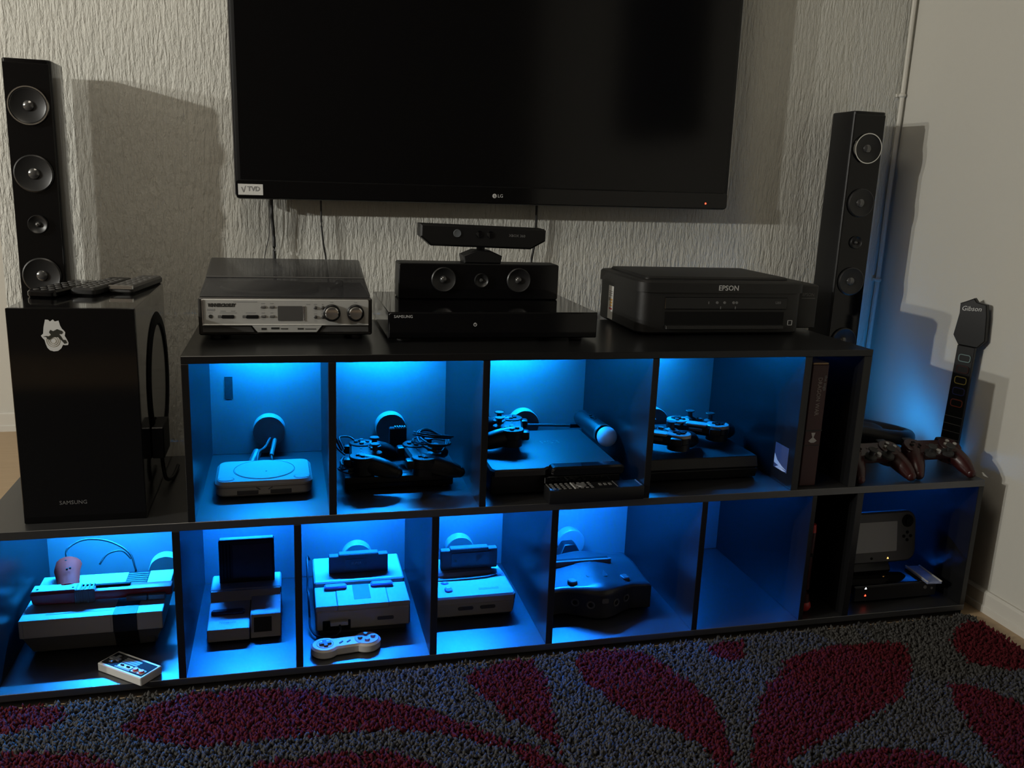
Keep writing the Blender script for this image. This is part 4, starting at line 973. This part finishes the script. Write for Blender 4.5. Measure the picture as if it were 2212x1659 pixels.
b = NB(); box(b, .018, .066, .030, .031, .0569, .0574); box(b, .018, .066, .036, .0364, .0569, .0574); obj('badge', b, m_mgrey, n4)
for x in (-.018, .034):
    b = NB(); prism(b, rrect(.036, .0085, .004, 3, x, .027), -.0055, -.0010, M=FRONT); obj('controller_port', b, m_dgrey, n4)
for sx in (-.075, .075):
    for sy in (.02, .19):
        b = NB(); cyl(b, .008, 0, .0045, 10, cx=sx, cy=sy); obj('foot', b, m_rubber, n4)
k4 = thing('game_cartridge', 'dark cartridge standing in the compact rounded console', 'game cartridge', (.411, .262, ZB + .0662))
b = NB(); box(b, -.069, .069, 0, .019, .0005, .050, .0015); box(b, -.047, .047, -.001, .020, .046, .0545, .002); obj('shell', b, m_dgrey, k4)
b = NB(); box(b, -.044, .052, -.0017, 0, .010, .043); obj('label', b, mat('cartridge_label_c', (0.030, 0.026, 0.034), rough=.3, var=.7, scale=50), k4)
for x, r in ((.022, .007), (-.034, .003), (-.034, .0025)):
    b = NB(); cyl(b, r, .0017, .0022, 14, cx=x, cy=.029 if r > .005 else .018 + r * 2, M=FRONT); obj('label_spot', b, m_dgrey, k4)

# ------------------------------------------------------------------ cubby 5: dark console with a wavy front
n5 = thing('games_console', 'dark console with a wavy bulging front and four round sockets', 'games console', (.693, .072, ZB), .0)
def wave(y_add, w=.130):
    pts = []
    for k in range(33):
        x = -w + 2 * w * k / 32
        y = .040 - .034 * math.exp(-(x / .055) ** 2) - .012 * math.exp(-((abs(x) - w) / .03) ** 2) * 0 + .006 * math.exp(-((abs(x) - .085) / .03) ** 2)
        pts.append((x, y + y_add))
    return pts
fr = wave(0.0)
b = NB(); prism(b, fr + [(.130, .205), (.118, .222), (-.118, .222), (-.130, .205)], .004, .062, 0, .003); obj('lower_shell', b, m_charcoal, n5)
def n5top(x, y):
    return .062 + .014 * math.exp(-(x / .06) ** 2) * max(0, min(1, (y + .03) / .06)) + .006 * math.exp(-((y - .15) / .05) ** 2)
b = NB()
nx, ny = 40, 26; grid = []
fw = wave(-.002, .131)
for i in range(nx + 1):
    x = -.131 + .262 * i / nx
    y0 = np.interp(x, [p[0] for p in fw], [p[1] for p in fw]); row = []
    y1 = .222 - (max(0, abs(x) - .115) / .016) ** 2 * .014
    for j in range(ny + 1):
        y = y0 + (y1 - y0) * j / ny
        edge = min(1, min(j / 1.0, (ny - j) / 1.0, i / 1.0, (nx - i) / 1.0))
        z = n5top(x, y) + .006 * edge
        row.append(b.verts.new((x, y, z)))
    grid.append(row)
low = [[b.verts.new((v.co.x, v.co.y, .0622)) for v in row] for row in grid]
for i in range(nx):
    for j in range(ny):
        b.faces.new((grid[i][j], grid[i + 1][j], grid[i + 1][j + 1], grid[i][j + 1]))
for i in range(nx):
    b.faces.new((grid[i][0], low[i][0], low[i + 1][0], grid[i + 1][0])); b.faces.new((grid[i][ny], grid[i + 1][ny], low[i + 1][ny], low[i][ny]))
for j in range(ny):
    b.faces.new((grid[0][j], grid[0][j + 1], low[0][j + 1], low[0][j])); b.faces.new((grid[nx][j], low[nx][j], low[nx][j + 1], grid[nx][j + 1]))
obj('top_shell', b, mat('glossy_charcoal', (0.026, 0.026, 0.026), rough=0.35), n5, sharp=50)
b = NB(); box(b, -.078, .060, .148, .160, .0735, .0895, .001); sl = obj('cartridge_slot', b, m_dark, n5)
b = NB(); box(b, -.082, .064, .141, .147, .0735, .0910, .001); obj('slot_lip', b, m_mgrey, n5)
b = NB(); prism(b, rrect(.020, .022, .007, 4), .070, .0815, .002, M=T(-.062, .060, 0) @ RZ(.3)); obj('slide_switch', b, m_dgrey, n5)
b = NB(); prism(b, rrect(.018, .024, .007, 4), .068, .0790, .002, M=T(.072, .068, 0) @ RZ(.25)); obj('reset_button', b, m_dgrey, n5)
b = NB(); prism(b, rrect(.052, .040, .006, 3, .004, .088), .080, .0815); obj('expansion_cover', b, mat('glossy_charcoal', (0.026, 0.026, 0.026)), n5)
for x in (-.062, -.030, .034, .066):
    y = np.interp(x, [p[0] for p in fr], [p[1] for p in fr])
    sl_ = np.interp(x + .004, [p[0] for p in fr], [p[1] for p in fr]) - np.interp(x - .004, [p[0] for p in fr], [p[1] for p in fr])
    Mx = T(x, y - .0005, .038) @ RZ(math.atan2(sl_, .008)) @ FRONT
    b = NB(); lathe(b, [(.0060, .0006), (.0075, .0016), (.0095, .0016), (.0100, 0), (0, 0)], 24, Mx); p = obj('controller_socket', b, m_dgrey, n5)
    b = NB(); cyl(b, .0055, 0, .0009, 18, M=Mx); obj('socket_hole', b, m_dark, p)
b = NB(); prism(b, rrect(.016, .012, .003, 3, .002, .050), -.0055, -.0045, M=FRONT); obj('front_badge', b, m_dgrey, n5)
for sx in (-.10, .10):
    for sy in (.06, .19):
        b = NB(); cyl(b, .008, 0, .0045, 10, cx=sx, cy=sy); obj('foot', b, m_rubber, n5)
b = NB(); hexa(b, [(.642, .330, ZB + .0004), (.752, .330, ZB + .0004), (.752, .384, ZB + .0004), (.642, .384, ZB + .0004), (.680, .350, ZB + .074), (.710, .350, ZB + .074), (.710, .378, ZB + .074), (.680, .378, ZB + .074)], .003)
tag(obj('power_brick', b, m_black), 'black wedge-shaped power brick behind the wavy-front console', 'adapter')

# ------------------------------------------------------------------ narrow cubby: red stick controller
rd = thing('stick_controller', 'dark red stick with a round end standing in the narrow cubby', 'game controller', (1.1905, .040, ZB))
b = NB(); tube(b, [(0, 0, .020), (-.002, .002, .06), (-.003, .003, .12), (-.001, .003, .17), (0, .002, .205)], (.0135, .0115, .0125, .0115, .0105), 14, 4); obj('handle', b, m_dred, rd)
b = NB(); ball(b, .0165, (0, 0, .0170), n=18); obj('round_end', b, m_red, rd)
b = NB(); tube(b, [(0, .002, .198), (0, .002, .224)], (.0105, .0085), 14, 1); obj('top_cap', b, m_red, rd)
b = NB(); cyl(b, .0045, .0110, .0140, 12, M=T(-.002, .002, .15) @ FRONT); obj('button', b, m_dark, rd)

# ------------------------------------------------------------------ right cubby: flat console, tablet pad on a stand, clear case
n8 = thing('games_console', 'low black console under the screen controller, right end cubby', 'games console', (1.455, .050, ZB))
b = NB(); box(b, -.120, .120, .003, .268, .003, .046, .004, 2); obj('body', b, m_gloss, n8)
b = NB(); box(b, -.118, .118, 0, .004, .006, .043, .001); obj('front_panel', b, m_black, n8)
for x, z, m, s in ((-.0880, .0405, m_on_white, .0030), (-.0870, .0215, m_on_red, .0026)):
    b = NB(); prism(b, [(-s, -s * .8), (s, -s * .8), (0, s)], 0, .0006, M=T(x, 0, z) @ FRONT); obj('indicator_light', b, m, n8)
b = NB(); cyl(b, .0045, 0, .0008, 16, cx=.085, cy=.030, M=FRONT); cyl(b, .003, 0, .0008, 16, cx=.105, cy=.026, M=FRONT); obj('front_button', b, m_mgrey, n8)
for sx in (-.10, .10):
    for sy in (.03, .24):
        b = NB(); cyl(b, .008, 0, .0035, 10, cx=sx, cy=sy); obj('foot', b, m_rubber, n8)
tp = thing('screen_controller', 'black tablet-like controller with a painted reflection on its screen, propped on its cradle', 'game controller', (1.4365, .118, ZB + .0465), rot=(0, 0, 0))
b = NB(); hexa(b, [(-.055, .004, 0), (.055, .004, 0), (.055, .075, 0), (-.055, .075, 0), (-.050, .018, .030), (.050, .018, .030), (.050, .045, .045), (-.050, .045, .045)], .002); obj('cradle', b, m_black, tp)
MT = T(0, .012, .018) @ RX(-.16) 
MTF = MT @ FRONT
b = NB(); prism(b, rrect(.256, .132, .030, 6, 0, .068), -.016, .006, .004, .006, M=MTF); obj('body', b, m_dgrey, tp)
b = NB(); prism(b, rrect(.139, .078, .002, 2, 0, .070), .006, .0066, M=MTF); sc_ = obj('screen', b, mat('screen_reflection', (0.34, 0.34, 0.33), rough=.45, var=.03), tp)  # flat grey painted in for the room reflected by the screen film
for sx in (-1, 1):
    b = NB(); lathe(b, [(.0165, .005), (.0160, .0085), (.0090, .0100), (.0095, .0135), (.0105, .0150), (0, .0145)], 22, MTF @ T(sx * .100, .108, 0)); obj('thumbstick', b, m_dark, tp)
    for a in range(4):
        b = NB(); cyl(b, .0042, .0055, .0080, 12, .0006, sx * .100 + .010 * math.cos(a * PI / 2), .068 + .010 * math.sin(a * PI / 2), M=MTF); obj('button', b, m_dark, tp)
b = NB(); prism(b, [(-.0026, 0), (.0026, 0), (0, .0045)], .0061, .0068, M=MTF @ T(.044, .012, 0)); obj('charge_light', b, m_on_amber, tp)
b = NB(); cyl(b, .0035, .0055, .0068, 14, cx=-.004, cy=.015, M=MTF); obj('home_button', b, m_dark, tp)
cc = thing('plastic_case', 'thin clear blue case slanting over the low console by the right panel', 'case', (1.5535, .078, ZB + .0462), -.10)
b = NB(); hexa(b, [(-.020, -.048, .0004), (.020, -.048, .0004), (.020, .048, .0004), (-.020, .048, .0004), (-.020, -.048, .006), (.020, -.048, .006), (.020, .048, .006), (-.020, .048, .006)], .001); obj('shell', b, mat('blue_case', (0.22, 0.26, 0.40), rough=.2, var=.5, scale=80), cc)
b = NB(); box(b, -.021, -.0165, -.048, .048, .0055, .0085, .001); box(b, .0165, .021, -.048, .048, .0055, .0085, .001); obj('rim', b, m_white, cc)

# ------------------------------------------------------------------ right end of the lower unit: two red pads, rounded controller, guitar
g1 = modern_pad('red_controller', 'dark red controller in front, beside the upper unit side', (1.350, .085, ZT + .0190), (.35, 0, .03), 'red', 'dark red controllers at the right shelf end', m_dred, m_dred)
g2 = dup(g1, (1.523, .090, ZT + .0190), (.35, 0, -.04), 'dark red controller in front, nearest the right wall', 'dark red controllers at the right shelf end')
wl = thing('racing_wheel', 'rounded black racing wheel controller lying behind the red controllers', 'game controller', (1.470, .280, ZT))
b = NB()
pts = [(.125 * math.cos(a) , .050 * math.sin(a), .050 + .038 * math.cos(a * .5 - PI / 4) ** 2 * 0 + .018 - .0006 * k) for k, a in enumerate(np.linspace(0, 2 * PI, 33))]
ringpts = [(.138 * math.cos(a), .056 * math.sin(a), .030 + .044 * (.5 - .5 * math.cos(a)) ** 1.0) for a in np.linspace(0, 2 * PI, 33)]
tube(b, ringpts, .019, 12, 1); obj('rim', b, m_black, wl)
b = NB(); ball(b, .06, (-.005, 0, .042), (1.2, .62, .50), 20); obj('hub', b, m_charcoal, wl)
b = NB()
for s in (-1, 1): tube(b, [(s * .04, 0, .044), (s * .115, 0, .030 + .020 * (1 - s))], .012, 10, 1)
obj('spoke', b, m_black, wl)
b = NB(); box(b, -.065, .055, -.030, .030, .0004, .022, .004, 2); obj('base', b, m_black, wl)

# guitar: stands on the floor in the gap between the shelf and the right wall, its face towards the room
gt = thing('guitar_controller', 'black toy guitar with coloured fret buttons leaning by the right wall', 'guitar', (1.667, .205, 0), rot=(0, 0, 0))
GF = Matrix(((0, 0, -1, 0), (-1, 0, 0, 0), (0, 1, 0, 0), (0, 0, 0, 1)))     # poly (u,v): u towards the viewer (-y), v up; extrude towards -x
tilt = RX(.030)
GM = tilt @ T(0, -.012, 0) @ RZ(.42)
b = NB(); prism(b, [(-.10, .006), (.06, .006), (.11, .04), (.115, .10), (.085, .145), (.095, .19), (.075, .235), (.03, .225), (.022, .25), (-.02, .25), (-.03, .225), (-.08, .235), (-.11, .19), (-.095, .14), (-.125, .09)], -.014, .012, .004, .004, M=T(0, 0, 0) @ GF); obj('body', b, m_gloss, gt)
b = NB(); prism(b, [(-.024, .24), (.024, .24), (.022, .655), (-.022, .655)], -.004, .012, .001, .006, M=GM @ GF); obj('neck', b, m_black, gt)
b = NB(); prism(b, [(-.024, .655), (.024, .655), (.040, .675), (.034, .735), (.028, .765), (.004, .768), (-.004, .777), (-.020, .768), (-.036, .760), (-.034, .735), (-.040, .678)], -.012, .006, .002, .004, M=GM @ GF); obj('headstock', b, m_black, gt)
for k, (z, m) in enumerate(((.625, mat('green_button', (0.10, 0.16, 0.16))), (.596, m_dred), (.567, mat('yellow_button', (0.30, 0.25, 0.06))), (.538, m_navy), (.507, mat('orange_button', (0.20, 0.04, 0.02))))):
    b = NB(); outer = rrect(.032, .021, .007, 4, .002, z); inner = inset(outer, .003)
    prism(b, outer, .0118, .0140, .0006, M=GM @ GF); o = obj('fret_button', b, m_black, gt)
    b = NB(); n = len(outer); A = [b.verts.new(GM @ GF @ Vector((x, y, .0142))) for x, y in inset(outer, .0006)]; B = [b.verts.new(GM @ GF @ Vector((x, y, .0142))) for x, y in inset(outer, .0028)]
    for i in range(n): b.faces.new((A[i - 1], A[i], B[i], B[i - 1]))
    obj('button_rim', b, m, o)
b = NB()
for z in (.47, .45, .43, .41, .39, .37, .35): box(b, -.022, .022, z - .0006, z + .0006, .0115, .0128, M=GM @ GF)
obj('fret', b, m_silver_dk, gt)
MR = GM @ Matrix(((0, 0, -1, 0), (-1, 0, 0, 0), (0, 1, 0, 0), (0, 0, 0, 1)))
tx_ = text('lettering', 'Gibson', .017, gt, (0, 0, 0), m_print, shear=.25)
tx_.matrix_local = MR @ T(-.006, .750, .0064) @ RZ(.10)
b = NB(); cyl(b, .009, 0, .010, 14, .002, M=T(-.012, -.062, .352) @ RX(PI / 2)); obj('strap_button', b, m_dark, gt)
